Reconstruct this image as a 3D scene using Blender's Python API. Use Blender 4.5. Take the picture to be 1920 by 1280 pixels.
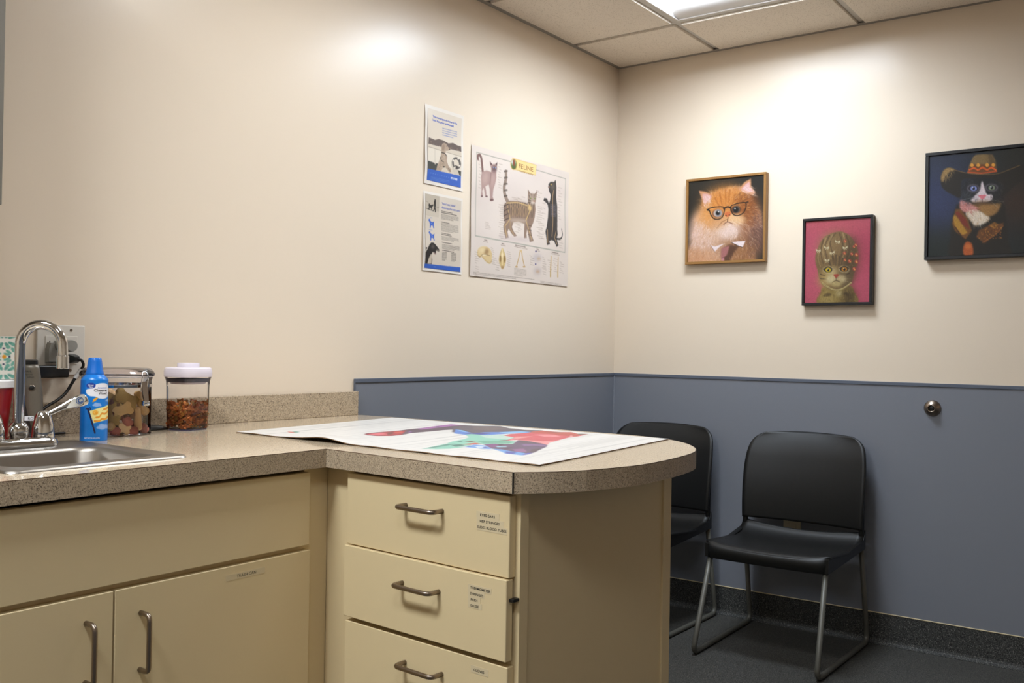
import bpy, bmesh, math, random
import numpy as np
from mathutils import Matrix, Vector

for _o in list(bpy.data.objects):
    bpy.data.objects.remove(_o, do_unlink=True)
SC = bpy.context.scene
COL = SC.collection
random.seed(7)
RNG = np.random.default_rng(11)

# ------------------------------------------------------------------ camera
CAM_POS = (-3.8485, -2.2262, 1.117)
YAW, PITCH, ROLL = 0.630612, 0.006476, 0.016350
F_PX = 1801.04
_f = Vector((math.cos(YAW)*math.cos(PITCH), math.sin(YAW)*math.cos(PITCH), math.sin(PITCH)))
_r = _f.cross(Vector((0, 0, 1))).normalized()
_u = _r.cross(_f)
_cr, _sr = math.cos(ROLL), math.sin(ROLL)
_right = _r*_cr + _u*_sr
_up = _u*_cr - _r*_sr
cam_data = bpy.data.cameras.new('camera')
cam_data.sensor_fit = 'HORIZONTAL'
cam_data.sensor_width = 36.0
cam_data.lens = 36.0*F_PX/1920.0
cam_data.clip_start = 0.02
cam = bpy.data.objects.new('camera', cam_data)
_m = Matrix((( _right.x, _up.x, -_f.x, CAM_POS[0]),
             ( _right.y, _up.y, -_f.y, CAM_POS[1]),
             ( _right.z, _up.z, -_f.z, CAM_POS[2]), (0, 0, 0, 1)))
cam.matrix_world = _m
COL.objects.link(cam)
SC.camera = cam

# ------------------------------------------------------------------ world, exposure
world = bpy.data.worlds.new('world')
SC.world = world
world.use_nodes = True
world.node_tree.nodes['Background'].inputs[0].default_value = (0.9, 0.92, 1.0, 1)
world.node_tree.nodes['Background'].inputs[1].default_value = 0.0
SC.view_settings.view_transform = 'Standard'
SC.view_settings.look = 'None'
SC.view_settings.gamma = 1.0
SC.view_settings.use_curve_mapping = False
SC.view_settings.exposure = 0.0
LAMP_MAIN = 43.4         # emission of the lens of the ceiling light in view
LAMP_WALL_FILL = 22.3         # added fill lamp above the view, brightens the wall behind the counter
LAMP_DOOR = 77.5        # ceiling light over the door end of the counter, behind the camera
LAMP_CAB_FILL = 23.0         # added weak fill lamp out of view, lifts cabinet fronts and end panel
LAMP_COL = (0.90, 0.965, 1.03)
LAMP_COL_MAIN = (0.84, 0.955, 1.09)   # the lamp in view is a cooler tube

# ------------------------------------------------------------------ dimensions (metres)
H = 2.409          # ceiling tile face
K = 0.8946         # counter top
WAINS = 1.0094     # top of the blue-grey wainscot
BASE = 0.1196      # top of the coved base
XMIN, YMIN = -5.35, -3.45

# ------------------------------------------------------------------ helpers
def lin(c):
    c = c/255.0
    return c/12.92 if c <= 0.04045 else ((c+0.055)/1.055)**2.4
def rgb(r, g, b):
    return (lin(r), lin(g), lin(b), 1.0)

def material(name, col, rough=0.5, metal=0.0, spec=0.5, coat=0.0, bump=None, ior=1.5):
    """bump = (scale, strength)"""
    m = bpy.data.materials.new(name)
    m.use_nodes = True
    nt = m.node_tree
    b = nt.nodes['Principled BSDF']
    b.inputs['Base Color'].default_value = col
    b.inputs['Roughness'].default_value = rough
    b.inputs['Metallic'].default_value = metal
    b.inputs['Specular IOR Level'].default_value = spec
    b.inputs['IOR'].default_value = ior
    if coat:
        b.inputs['Coat Weight'].default_value = coat
        b.inputs['Coat Roughness'].default_value = 0.08
    if bump:
        tc = nt.nodes.new('ShaderNodeTexCoord')
        nz = nt.nodes.new('ShaderNodeTexNoise')
        nz.inputs['Scale'].default_value = bump[0]
        nz.inputs['Detail'].default_value = 3
        bp = nt.nodes.new('ShaderNodeBump')
        bp.inputs['Strength'].default_value = bump[1]
        bp.inputs['Distance'].default_value = 0.002
        nt.links.new(tc.outputs['Object'], nz.inputs['Vector'])
        nt.links.new(nz.outputs['Fac'], bp.inputs['Height'])
        nt.links.new(bp.outputs['Normal'], b.inputs['Normal'])
    return m

def speckle(name, base, spots, scale, rough, spec=0.5, var=None, bump=None):
    """base colour with speckles: spots = [(colour, scale factor, threshold)]"""
    m = material(name, base, rough, spec=spec, bump=bump)
    nt = m.node_tree
    b = nt.nodes['Principled BSDF']
    tc = nt.nodes.new('ShaderNodeTexCoord')
    prev = None
    if var:
        nz = nt.nodes.new('ShaderNodeTexNoise')
        nz.inputs['Scale'].default_value = scale*0.6
        nz.inputs['Detail'].default_value = 4
        nt.links.new(tc.outputs['Object'], nz.inputs['Vector'])
        mx = nt.nodes.new('ShaderNodeMix'); mx.data_type = 'RGBA'
        mx.inputs[6].default_value = base
        mx.inputs[7].default_value = var
        mr = nt.nodes.new('ShaderNodeMapRange')
        mr.inputs[1].default_value = 0.35; mr.inputs[2].default_value = 0.65
        nt.links.new(nz.outputs['Fac'], mr.inputs[0])
        nt.links.new(mr.outputs[0], mx.inputs[0])
        prev = mx.outputs[2]
    for i, (c, k, th) in enumerate(spots):
        nz = nt.nodes.new('ShaderNodeTexNoise')
        nz.inputs['Scale'].default_value = scale*k
        nz.inputs['Detail'].default_value = 1.5
        mp = nt.nodes.new('ShaderNodeMapping')
        mp.inputs['Location'].default_value = (3.1*i, 1.7*i, 5.3*i)
        nt.links.new(tc.outputs['Object'], mp.inputs['Vector'])
        nt.links.new(mp.outputs[0], nz.inputs['Vector'])
        mr = nt.nodes.new('ShaderNodeMapRange')
        mr.inputs[1].default_value = th; mr.inputs[2].default_value = th+0.05
        nt.links.new(nz.outputs['Fac'], mr.inputs[0])
        mx = nt.nodes.new('ShaderNodeMix'); mx.data_type = 'RGBA'
        if prev is None:
            mx.inputs[6].default_value = base
        else:
            nt.links.new(prev, mx.inputs[6])
        mx.inputs[7].default_value = c
        nt.links.new(mr.outputs[0], mx.inputs[0])
        prev = mx.outputs[2]
    nt.links.new(prev, b.inputs['Base Color'])
    return m

def emitter(name, col, strength):
    m = bpy.data.materials.new(name)
    m.use_nodes = True
    nt = m.node_tree
    nt.nodes.remove(nt.nodes['Principled BSDF'])
    e = nt.nodes.new('ShaderNodeEmission')
    e.inputs[0].default_value = (*col, 1)
    e.inputs[1].default_value = strength
    nt.links.new(e.outputs[0], nt.nodes['Material Output'].inputs[0])
    return m

def clear_plastic(name, tint, gloss=0.06, rough=0.05, ior=1.45):
    """thin clear wall: mostly straight-through, fresnel gloss on top"""
    m = bpy.data.materials.new(name)
    m.use_nodes = True
    nt = m.node_tree
    nt.nodes.remove(nt.nodes['Principled BSDF'])
    tr = nt.nodes.new('ShaderNodeBsdfTransparent'); tr.inputs[0].default_value = tint
    gl = nt.nodes.new('ShaderNodeBsdfGlossy'); gl.inputs['Roughness'].default_value = rough
    fr = nt.nodes.new('ShaderNodeFresnel'); fr.inputs[0].default_value = ior
    ad = nt.nodes.new('ShaderNodeMath'); ad.operation = 'ADD'; ad.inputs[1].default_value = gloss; ad.use_clamp = True
    mx = nt.nodes.new('ShaderNodeMixShader')
    nt.links.new(fr.outputs[0], ad.inputs[0])
    nt.links.new(ad.outputs[0], mx.inputs[0])
    nt.links.new(tr.outputs[0], mx.inputs[1])
    nt.links.new(gl.outputs[0], mx.inputs[2])
    nt.links.new(mx.outputs[0], nt.nodes['Material Output'].inputs[0])
    return m

def attr_material(name, rough=0.5, spec=0.4, coat=0.0):
    m = material(name, (1, 1, 1, 1), rough, spec=spec, coat=coat)
    nt = m.node_tree
    a = nt.nodes.new('ShaderNodeAttribute')
    a.attribute_name = 'Col'
    nt.links.new(a.outputs['Color'], nt.nodes['Principled BSDF'].inputs['Base Color'])
    return m

WM = {}      # world matrix of each thing we made
def _reg(o, parent, M=None):
    COL.objects.link(o)
    if parent is not None:
        o.parent = parent
        WM[o.name] = WM[parent.name]
    else:
        WM[o.name] = M if M is not None else Matrix.Identity(4)
        o.matrix_world = WM[o.name]
    return o

def tag(o, label=None, cat=None, group=None, kind=None):
    if label: o['label'] = label
    if cat: o['category'] = cat
    if group: o['group'] = group
    if kind: o['kind'] = kind
    return o

def thing(name, label, cat, loc=(0, 0, 0), rotz=0.0, group=None, kind=None):
    o = bpy.data.objects.new(name, None)
    o.empty_display_size = 0.05
    _reg(o, None, Matrix.Translation(loc) @ Matrix.Rotation(rotz, 4, 'Z'))
    return tag(o, label, cat, group, kind)

def obj(name, vf, mat, parent=None, world=False, smooth=False, origin=None):
    """vf = (verts, faces).  world=True: verts are world coordinates."""
    v, f = vf
    me = bpy.data.meshes.new(name)
    M = None
    if parent is not None:
        if world:
            inv = WM[parent.name].inverted()
            v = [inv @ Vector(p) for p in v]
    else:
        if origin is None:
            xs = [p[0] for p in v]; ys = [p[1] for p in v]; zs = [p[2] for p in v]
            origin = ((min(xs)+max(xs))/2, (min(ys)+max(ys))/2, min(zs))
        M = Matrix.Translation(origin)
        v = [(p[0]-origin[0], p[1]-origin[1], p[2]-origin[2]) for p in v]
    me.from_pydata([tuple(p) for p in v], [], f)
    me.materials.append(mat)
    if smooth:
        me.polygons.foreach_set('use_smooth', [True]*len(me.polygons))
    me.update()
    if smooth == 'auto':
        me.set_sharp_from_angle(angle=math.radians(35))
    o = bpy.data.objects.new(name, me)
    return _reg(o, parent, M)

def join(*parts):
    V, F = [], []
    for v, f in parts:
        k = len(V)
        V += [tuple(p) for p in v]
        F += [tuple(i+k for i in q) for q in f]
    return V, F

def from_bm(bm):
    bm.verts.index_update()
    v = [tuple(p.co) for p in bm.verts]
    f = [tuple(q.index for q in p.verts) for p in bm.faces]
    bm.free()
    return v, f

def box(x0, x1, y0, y1, z0, z1, bev=0.0, seg=1):
    bm = bmesh.new()
    bmesh.ops.create_cube(bm, size=1)
    for p in bm.verts:
        p.co = Vector(((x0+x1)/2+p.co.x*(x1-x0), (y0+y1)/2+p.co.y*(y1-y0), (z0+z1)/2+p.co.z*(z1-z0)))
    if bev:
        bmesh.ops.bevel(bm, geom=list(bm.edges), offset=bev, segments=seg, profile=0.5, affect='EDGES')
    bmesh.ops.recalc_face_normals(bm, faces=bm.faces)
    return from_bm(bm)

def xf(vf, M):
    return [tuple(M @ Vector(p)) for p in vf[0]], vf[1]

def prism(pts, z0, z1, bev=0.0, seg=1):
    """vertical prism over a 2-D outline"""
    bm = bmesh.new()
    a = [bm.verts.new((p[0], p[1], z0)) for p in pts]
    b = [bm.verts.new((p[0], p[1], z1)) for p in pts]
    n = len(pts)
    bm.faces.new(a[::-1]); top = bm.faces.new(b)
    for i in range(n):
        bm.faces.new((a[i], a[(i+1) % n], b[(i+1) % n], b[i]))
    bmesh.ops.recalc_face_normals(bm, faces=bm.faces)
    if bev:
        ed = [e for e in bm.edges if abs(e.verts[0].co.z-e.verts[1].co.z) < 1e-6]
        bmesh.ops.bevel(bm, geom=ed, offset=bev, segments=seg, profile=0.5, affect='EDGES')
    return from_bm(bm)

def lathe(prof, seg=40, c=(0, 0, 0), cap=False):
    V, F = [], []
    for r, z in prof:
        for i in range(seg):
            a = 2*math.pi*i/seg
            V.append((c[0]+r*math.cos(a), c[1]+r*math.sin(a), c[2]+z))
    for j in range(len(prof)-1):
        for i in range(seg):
            i2 = (i+1) % seg
            F.append((j*seg+i, j*seg+i2, (j+1)*seg+i2, (j+1)*seg+i))
    if cap:
        F.append(tuple(range(seg-1, -1, -1)))
        F.append(tuple((len(prof)-1)*seg+i for i in range(seg)))
    return V, F

def crom(pts, n=8, closed=False):
    """Catmull-Rom through points (any dimension)"""
    P = [Vector(p) for p in pts]
    out = []
    m = len(P)
    rng = range(m) if closed else range(m-1)
    for i in rng:
        p0 = P[(i-1) % m] if (closed or i > 0) else P[0]*2-P[1]
        p1, p2 = P[i], P[(i+1) % m]
        p3 = P[(i+2) % m] if (closed or i+2 < m) else P[-1]*2-P[-2]
        for k in range(n):
            t = k/n
            out.append(0.5*((2*p1)+(p2-p0)*t+(2*p0-5*p1+4*p2-p3)*t*t+(3*p1-p0-3*p2+p3)*t**3))
    if not closed:
        out.append(P[-1])
    return [tuple(p) for p in out]

def tube(path, r, seg=12, cap=True, rfun=None):
    P = [Vector(p) for p in path]
    V, F = [], []
    n = len(P)
    t0 = (P[1]-P[0]).normalized()
    ref = Vector((0, 0, 1)) if abs(t0.z) < 0.9 else Vector((1, 0, 0))
    nrm = t0.cross(ref).normalized()
    for i in range(n):
        t = (P[min(i+1, n-1)]-P[max(i-1, 0)]).normalized()
        nrm = (nrm-t*nrm.dot(t)).normalized()
        b = t.cross(nrm)
        rr = rfun(i/(n-1)) if rfun else r
        for k in range(seg):
            a = 2*math.pi*k/seg
            V.append(tuple(P[i]+nrm*math.cos(a)*rr+b*math.sin(a)*rr))
    for i in range(n-1):
        for k in range(seg):
            k2 = (k+1) % seg
            F.append((i*seg+k, i*seg+k2, (i+1)*seg+k2, (i+1)*seg+k))
    if cap:
        F.append(tuple(range(seg-1, -1, -1)))
        F.append(tuple((n-1)*seg+i for i in range(seg)))
    return V, F

def fillet(pts, rad, n=6):
    """polyline with rounded corners"""
    P = [Vector(p) for p in pts]
    out = [tuple(P[0])]
    for i in range(1, len(P)-1):
        a, b, c = P[i-1], P[i], P[i+1]
        d1, d2 = (a-b), (c-b)
        r = min(rad, d1.length*0.49, d2.length*0.49)
        s, e = b+d1.normalized()*r, b+d2.normalized()*r
        for k in range(n+1):
            t = k/n
            out.append(tuple(s*(1-t)**2+b*2*t*(1-t)+e*t*t))
    out.append(tuple(P[-1]))
    return out

def rrect(w, d, r, n=6, cx=0, cy=0, rot=0):
    pts = []
    for sx, sy, a0 in ((1, 1, 0), (-1, 1, 90), (-1, -1, 180), (1, -1, 270)):
        for k in range(n+1):
            a = math.radians(a0+90*k/n)
            x = sx*(w/2-r)+r*math.cos(a); y = sy*(d/2-r)+r*math.sin(a)
            pts.append((cx+x*math.cos(rot)-y*math.sin(rot), cy+x*math.sin(rot)+y*math.cos(rot)))
    return pts

def loft(sections):
    """stack of equal-length rings [(x,y,z)...]; capped"""
    V, F = [], []
    n = len(sections[0])
    for s in sections:
        V += [tuple(p) for p in s]
    for j in range(len(sections)-1):
        for i in range(n):
            i2 = (i+1) % n
            F.append((j*n+i, j*n+i2, (j+1)*n+i2, (j+1)*n+i))
    F.append(tuple(range(n-1, -1, -1)))
    F.append(tuple((len(sections)-1)*n+i for i in range(n)))
    return V, F

def text_mesh(s, size, align='LEFT', width=None, bold=0.0):
    cu = bpy.data.curves.new('lettering_curve', 'FONT')
    cu.body = s
    cu.size = size
    cu.align_x = align
    cu.resolution_u = 2
    cu.offset = bold
    to = bpy.data.objects.new('lettering_tmp', cu)
    COL.objects.link(to)
    dg = bpy.context.evaluated_depsgraph_get()
    dg.update()
    me = bpy.data.meshes.new_from_object(to.evaluated_get(dg))
    v = [tuple(p.co) for p in me.vertices]
    f = [tuple(p.vertices) for p in me.polygons]
    bpy.data.objects.remove(to)
    bpy.data.curves.remove(cu)
    bpy.data.meshes.remove(me)
    if width and v:
        x0 = min(p[0] for p in v); x1 = max(p[0] for p in v)
        k = width/(x1-x0)
        v = [((p[0]-x0)*k if align == 'LEFT' else p[0]*k, p[1], p[2]) for p in v]
    return v, f

def plane_map(vf, o, ux, uy):
    """text x -> direction ux, y -> direction uy from origin o"""
    o, ux, uy = Vector(o), Vector(ux), Vector(uy)
    return [tuple(o+ux*p[0]+uy*p[1]) for p in vf[0]], vf[1]

# ------------------------------------------------------------------ materials
M = {}
M['wall'] = material('wall_paint_cream', rgb(229, 212, 190), 0.27, spec=0.30, bump=(420, 0.05))
M['wains'] = material('wainscot_blue_grey', rgb(122, 125, 133), 0.5, spec=0.35, bump=(900, 0.05))
M['wains_cap'] = material('wainscot_cap_blue_grey', rgb(94, 100, 112), 0.45, spec=0.35)
M['floor'] = speckle('floor_vinyl_grey', rgb(74, 73, 69), [(rgb(36, 36, 34), 1.0, 0.55), (rgb(124, 121, 113), 1.2, 0.60)], 250, 0.42, spec=0.3, var=rgb(60, 59, 56))
M['cove'] = speckle('cove_base_vinyl', rgb(68, 68, 66), [(rgb(34, 34, 33), 1.0, 0.54), (rgb(116, 114, 108), 1.2, 0.60)], 250, 0.6, spec=0.25, var=rgb(55, 55, 53))
M['caulk'] = material('base_cap_cream', rgb(214, 196, 156), 0.6)
M['tile'] = speckle('ceiling_tile_offwhite', rgb(240, 228, 212), [(rgb(212, 198, 180), 1.0, 0.6)], 260, 0.9, spec=0.1, bump=(300, 0.15))
M['tbar'] = material('ceiling_grid_white', rgb(205, 198, 188), 0.5)
M['wallangle'] = material('wall_angle_grey', rgb(150, 143, 134), 0.5)
M['troffer'] = material('troffer_white', rgb(232, 228, 224), 0.45)
M['lens_main'] = emitter('lens_glow', LAMP_COL_MAIN, LAMP_MAIN)
M['lens_wall_fill'] = emitter('lens_glow_wall_fill', LAMP_COL, LAMP_WALL_FILL)
M['lens_cab_fill'] = emitter('lens_glow_cab_fill', LAMP_COL, LAMP_CAB_FILL)
M['lens_door'] = emitter('lens_glow_rear', LAMP_COL, LAMP_DOOR)
M['cab'] = material('cabinet_laminate_cream', rgb(221, 200, 157), 0.42, spec=0.4, bump=(500, 0.03))
M['counter'] = speckle('counter_laminate', rgb(205, 186, 158), [(rgb(128, 110, 90), 1.0, 0.60), (rgb(226, 212, 190), 1.3, 0.64), (rgb(92, 78, 66), 1.5, 0.66)], 430, 0.11, spec=0.5, var=rgb(192, 172, 144))
M['counter_edge'] = speckle('counter_edge_laminate', rgb(194, 174, 146), [(rgb(112, 96, 78), 1.0, 0.58), (rgb(206, 192, 170), 1.3, 0.64), (rgb(74, 64, 56), 1.5, 0.64)], 430, 0.4, spec=0.4, var=rgb(164, 146, 122))
M['seam'] = material('laminate_seam_brown', rgb(88, 60, 38), 0.5)
M['dark'] = material('dark_gap', rgb(28, 24, 18), 0.9)
M['nickel'] = material('brushed_nickel', rgb(150, 136, 122), 0.32, metal=1.0)
M['chrome'] = material('chrome', rgb(205, 205, 205), 0.06, metal=1.0)
M['steel'] = material('brushed_steel', rgb(158, 150, 140), 0.36, metal=1.0)
M['blackplastic'] = material('black_plastic', rgb(16, 16, 16), 0.35)
M['chairblack'] = material('chair_black_plastic', rgb(13, 13, 12), 0.45, spec=0.38, bump=(1400, 0.08))
M['silver'] = material('chair_silver_paint', rgb(92, 90, 82), 0.45, metal=0.2)
M['whiteplastic'] = material('white_plastic', rgb(226, 222, 218), 0.35)
M['plate'] = material('outlet_plate_white', rgb(214, 206, 194), 0.4)
M['ivory'] = material('ivory_plate', rgb(196, 186, 160), 0.45)
M['print_black'] = material('print_black', rgb(36, 34, 34), 0.6)
M['print_blue'] = material('print_blue', rgb(48, 92, 190), 0.5)
M['print_white'] = material('print_white', rgb(235, 235, 240), 0.5)
M['sticker'] = material('label_tape_clear', rgb(214, 196, 160), 0.3)
M['art'] = attr_material('painted_canvas', 0.42, spec=0.35)
M['art_paper'] = attr_material('printed_paper', 0.3, spec=0.4)
M['art_can'] = attr_material('printed_can', 0.28, spec=0.5)

# ================================================================== STRUCTURE
def quad(a, b, c, d):
    return [a, b, c, d], [(0, 1, 2, 3)]

tag(obj('floor', box(XMIN, 0, YMIN, 0, -0.05, 0), M['floor']), 'dark grey speckled vinyl floor', None, kind='structure')
tag(obj('wall_left', box(XMIN, 0.1, 0, 0.1, 0, H+0.25), M['wall']), 'cream painted wall behind the counter', None, kind='structure')
tag(obj('wall_right', box(0, 0.1, YMIN, 0, 0, H+0.25), M['wall']), 'cream painted wall behind the chairs', None, kind='structure')
tag(obj('wall_near', box(XMIN, 0, YMIN-0.1, YMIN, 0, H+0.25), M['wall']), 'cream painted wall facing the counter', None, kind='structure')
tag(obj('wall_back', box(XMIN-0.1, XMIN, YMIN, 0, 0, H+0.25), M['wall']), 'cream painted wall facing the chairs', None, kind='structure')

# wainscot panels with cap strip
WL0 = -1.655
t = tag(obj('trim_1', box(WL0, -0.004, -0.004, 0, BASE-0.01, WAINS-0.012), M['wains']), 'blue-grey wainscot panel beside the peninsula', None, kind='structure')
obj('cap_strip', box(WL0-0.002, -0.007, -0.0075, 0, WAINS-0.013, WAINS, 0.001), M['wains_cap'], t, world=True)
obj('end_strip', box(WL0-0.003, WL0+0.002, -0.0065, 0, K, WAINS, 0.001), M['wains_cap'], t, world=True)
t = tag(obj('trim_2', box(-0.004, 0, YMIN, 0, BASE-0.01, WAINS-0.012), M['wains']), 'blue-grey wainscot panel behind the chairs', None, kind='structure')
obj('cap_strip', box(-0.0075, 0, YMIN, 0, WAINS-0.013, WAINS, 0.001), M['wains_cap'], t, world=True)
obj('corner_strip', box(-0.0095, 0, -0.0095, 0, BASE, WAINS-0.013, 0.003, 2), M['wains'], t, world=True)

t = tag(obj('trim_3', box(XMIN, -0.004, YMIN, YMIN+0.004, BASE-0.01, WAINS-0.012), M['wains']), 'blue-grey wainscot panel facing the counter', None, kind='structure')
t = tag(obj('trim_4', box(XMIN, XMIN+0.004, YMIN+0.004, 0, BASE-0.01, WAINS-0.012), M['wains']), 'blue-grey wainscot panel facing the chairs', None, kind='structure')
def cove(length):
    """base profile extruded along -X from 0; wall at y=0"""
    pr = [(0.0, 0.0), (-0.022, 0.0), (-0.022, 0.0015), (-0.013, 0.005), (-0.008, 0.011), (-0.0055, 0.02), (-0.005, BASE-0.003), (0.0, BASE-0.003)]
    V, F = [], []
    for x in (0, -length):
        V += [(x, y, z) for y, z in pr]
    n = len(pr)
    for i in range(n):
        F.append((i, (i+1) % n, n+(i+1) % n, n+i))
    F.append(tuple(range(n))[::-1]); F.append(tuple(range(n, 2*n)))
    return V, F
b = tag(obj('baseboard_left', cove(1.64), M['cove']), 'dark grey coved vinyl base under the left wainscot', None, kind='structure')
obj('base_cap', box(-1.64, -0.006, -0.0065, 0, BASE-0.003, BASE+0.0005, 0.0008), M['caulk'], b, world=True)
R90 = Matrix.Rotation(math.radians(90), 4, 'Z')
cv = cove(-YMIN)
b = tag(obj('baseboard_right', [[(y if True else 0, x, z) for x, y, z in cv[0]], [q[::-1] for q in cv[1]]], M['cove']), 'dark grey coved vinyl base behind the chairs', None, kind='structure')
obj('base_cap', box(-0.0065, 0, YMIN, 0, BASE-0.003, BASE+0.0005, 0.0008), M['caulk'], b, world=True)

# ceiling: slab, grid bars, tegular tiles
GX0, GY0, G = -0.402, -0.492, 0.6096
ceil = tag(obj('ceiling', box(XMIN, 0, YMIN, 0, H+0.16, H+0.25), M['troffer']), 'suspended ceiling of off-white square tiles', None, kind='structure')
xs = [0.0]; k = GX0
while k > XMIN: xs.append(k); k -= G
xs.append(XMIN)
ys = [0.0]; k = GY0
while k > YMIN: ys.append(k); k -= G
ys.append(YMIN)
BARW, REC = 0.012, 0.0095
for x in xs[1:-1]:
    obj('grid_bar', box(x-BARW, x+BARW, YMIN, 0, H+REC, H+REC+0.03), M['tbar'], ceil, world=True)
for y in ys[1:-1]:
    obj('grid_bar', box(XMIN, 0, y-BARW, y+BARW, H+REC+0.0003, H+REC+0.03), M['tbar'], ceil, world=True)
obj('wall_angle', box(XMIN, 0, -0.02, 0, H-0.001, H+0.004), M['wallangle'], ceil, world=True)
obj('wall_angle', box(-0.02, 0, YMIN, -0.02, H-0.001, H+0.004), M['wallangle'], ceil, world=True)
LIGHT_CELLS = {(1, 1): 'main', (3, 1): 'sink', (6, 1): 'door', (6, 3): 'rear'}  # sink and rear cells hold the added fill lamps
tile_cache = {}
for i in range(len(xs)-1):
    for j in range(len(ys)-1):
        if (i, j) in LIGHT_CELLS: continue
        x1, x0 = xs[i], xs[i+1]; y1, y0 = ys[j], ys[j+1]
        gx1 = 0.003 if i == 0 else BARW+0.0025; gx0 = 0.003 if i == len(xs)-2 else BARW+0.0025
        gy1 = 0.003 if j == 0 else BARW+0.0025; gy0 = 0.003 if j == len(ys)-2 else BARW+0.0025
        X0, X1, Y0, Y1 = x0+gx0, x1-gx1, y0+gy0, y1-gy1
        if X1-X0 < 0.03 or Y1-Y0 < 0.03: continue
        key = (round(X1-X0, 3), round(Y1-Y0, 3))
        if key not in tile_cache:
            w, d = X1-X0, Y1-Y0
            o = obj('ceiling_tile', box(-w/2, w/2, -d/2, d/2, H, H+0.02, 0.0012), M['tile'], ceil, world=True)
            # object offset so copies can share the mesh
            inv = WM[ceil.name].inverted()
            tile_cache[key] = o
        else:
            o = tile_cache[key].copy()
            COL.objects.link(o)
        o.location = ((X0+X1)/2, (Y0+Y1)/2, 0)

def troffer(cell, lens_mat, label, grp):
    i, j = cell
    x1, x0, y1, y0 = xs[i]-BARW, xs[i+1]+BARW, ys[j]-BARW, ys[j+1]+BARW
    cx, cy = (x0+x1)/2, (y0+y1)/2
    hx, hy = (x1-x0)/2, (y1-y0)/2
    zb = H+REC
    t = thing('ceiling_light', label, 'ceiling light', (cx, cy, zb), 0, grp)
    D = 0.078
    lip = 0.006
    obj('frame', join(box(-hx, hx, -hy, -hy+lip, 0, 0.006), box(-hx, hx, hy-lip, hy, 0, 0.006),
                      box(-hx, -hx+lip, -hy+lip, hy-lip, 0, 0.006), box(hx-lip, hx, -hy+lip, hy-lip, 0, 0.006)), M['troffer'], t)
    A_, B_ = 0.105, 0.062
    lw = hx-lip-A_                      # half width of the lens
    prof = [(hx-lip-A_*math.sin(q/12*math.pi/2), 0.004+B_*(1-math.cos(q/12*math.pi/2))) for q in range(13)]+[(lw, D)]
    for s in (-1, 1):                   # bowed side panels, convex towards the room
        V = [(s*x, -hy+lip, z) for x, z in prof]+[(s*x, hy-lip, z) for x, z in prof]
        n = len(prof)
        F = [(q, q+1, n+q+1, n+q) for q in range(n-1)]
        obj('reflector', (V, F), M['troffer'], t, smooth=True)
    for s in (-1, 1):
        y = s*(hy-lip)
        V = [(x, y, z) for x, z in prof]+[(-x, y, z) for x, z in prof[::-1]]
        obj('end_plate', (V, [tuple(range(len(V)))]), M['troffer'], t)
    V, F = [], []
    n = 9
    for q in range(n):
        x = -lw+2*lw*q/(n-1)
        z = D-0.006*math.cos(x/lw*math.pi/2)
        V += [(x, -hy+lip, z), (x, hy-lip, z)]
    for q in range(n-1):
        F.append((2*q, 2*q+1, 2*q+3, 2*q+2))
    obj('diffuser', (V, F), lens_mat, t, smooth=True)
    obj('housing', box(-hx, hx, -hy, hy, D+0.004, D+0.03), M['troffer'], t)
    return t
troffer((1, 1), M['lens_main'], 'square recessed ceiling light above the black chairs', 'recessed ceiling lights')
troffer((6, 1), M['lens_door'], 'square recessed ceiling light over the door end of the counter', 'recessed ceiling lights')
troffer((3, 1), M['lens_wall_fill'], 'added square fill light above the inner counter corner, out of view', 'recessed ceiling lights')
troffer((6, 3), M['lens_cab_fill'], 'added weak square fill light over the middle of the room, out of view', 'recessed ceiling lights')
# ================================================================== CABINETS AND COUNTER
P0 = Vector((-2.42, -0.697, 0)); PU = Vector((-0.0708, -0.9975, 0)); PN = Vector((0.9975, -0.0708, 0))
def pen(u, off, z):
    return P0+PU*u+PN*off+Vector((0, 0, z))
def pen_box(u0, u1, o0, o1, z0, z1, bev=0.0):
    """box in the peninsula's own frame (u along the drawer fronts, o inward)"""
    v, f = box(0, 1, 0, 1, 0, 1)
    v = [tuple(pen(u0+(u1-u0)*p[0], o0+(o1-o0)*p[1], z0+(z1-z0)*p[2])) for p in v]
    if bev:
        bm = bmesh.new()
        bv = [bm.verts.new(p) for p in v]
        for q in f: bm.faces.new([bv[i] for i in q])
        bmesh.ops.bevel(bm, geom=list(bm.edges), offset=bev, segments=1, profile=0.5, affect='EDGES')
        bmesh.ops.recalc_face_normals(bm, faces=bm.faces)
        return from_bm(bm)
    return v, f

CB = K-0.039          # underside of the counter
# ---- sink base cabinet along the left wall
cab = thing('sink_cabinet', 'cream sink base cabinet with two doors under the left counter', 'cabinet', (-2.9, -0.35, 0))
obj('body', join(box(-3.42, -2.384, -0.664, -0.02, 0.10, 0.72), box(-3.42, -3.08, -0.664, -0.02, 0.72, 0.842), box(-2.69, -2.384, -0.664, -0.02, 0.72, 0.842), box(-3.08, -2.69, -0.664, -0.642, 0.72, 0.842),
                 box(-3.42, -3.08, -0.60, -0.02, 0.842, CB), box(-2.69, -2.452, -0.60, -0.02, 0.842, CB), box(-2.452, -2.384, -0.664, -0.02, 0.842, CB), box(-3.42, -2.384, -0.60, -0.02, 0.0, 0.10)), M['cab'], cab, world=True)
ff = obj('false_front', box(-3.345, -2.451, -0.683, -0.6645, 0.693, 0.8465, 0.0012), M['cab'], cab, world=True)
def pull_v(x, y, z0, z1, parent):
    p = fillet([(x, y, z1), (x, y-0.028, z1), (x, y-0.028, z0), (x, y, z0)], 0.012, 6)
    return obj('handle', tube(p, 0.0046, 12), M['nickel'], parent, world=True, smooth=True)
d = obj('door', box(-2.896, -2.448, -0.683, -0.6645, 0.115, 0.682, 0.0012), M['cab'], cab, world=True)
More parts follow.
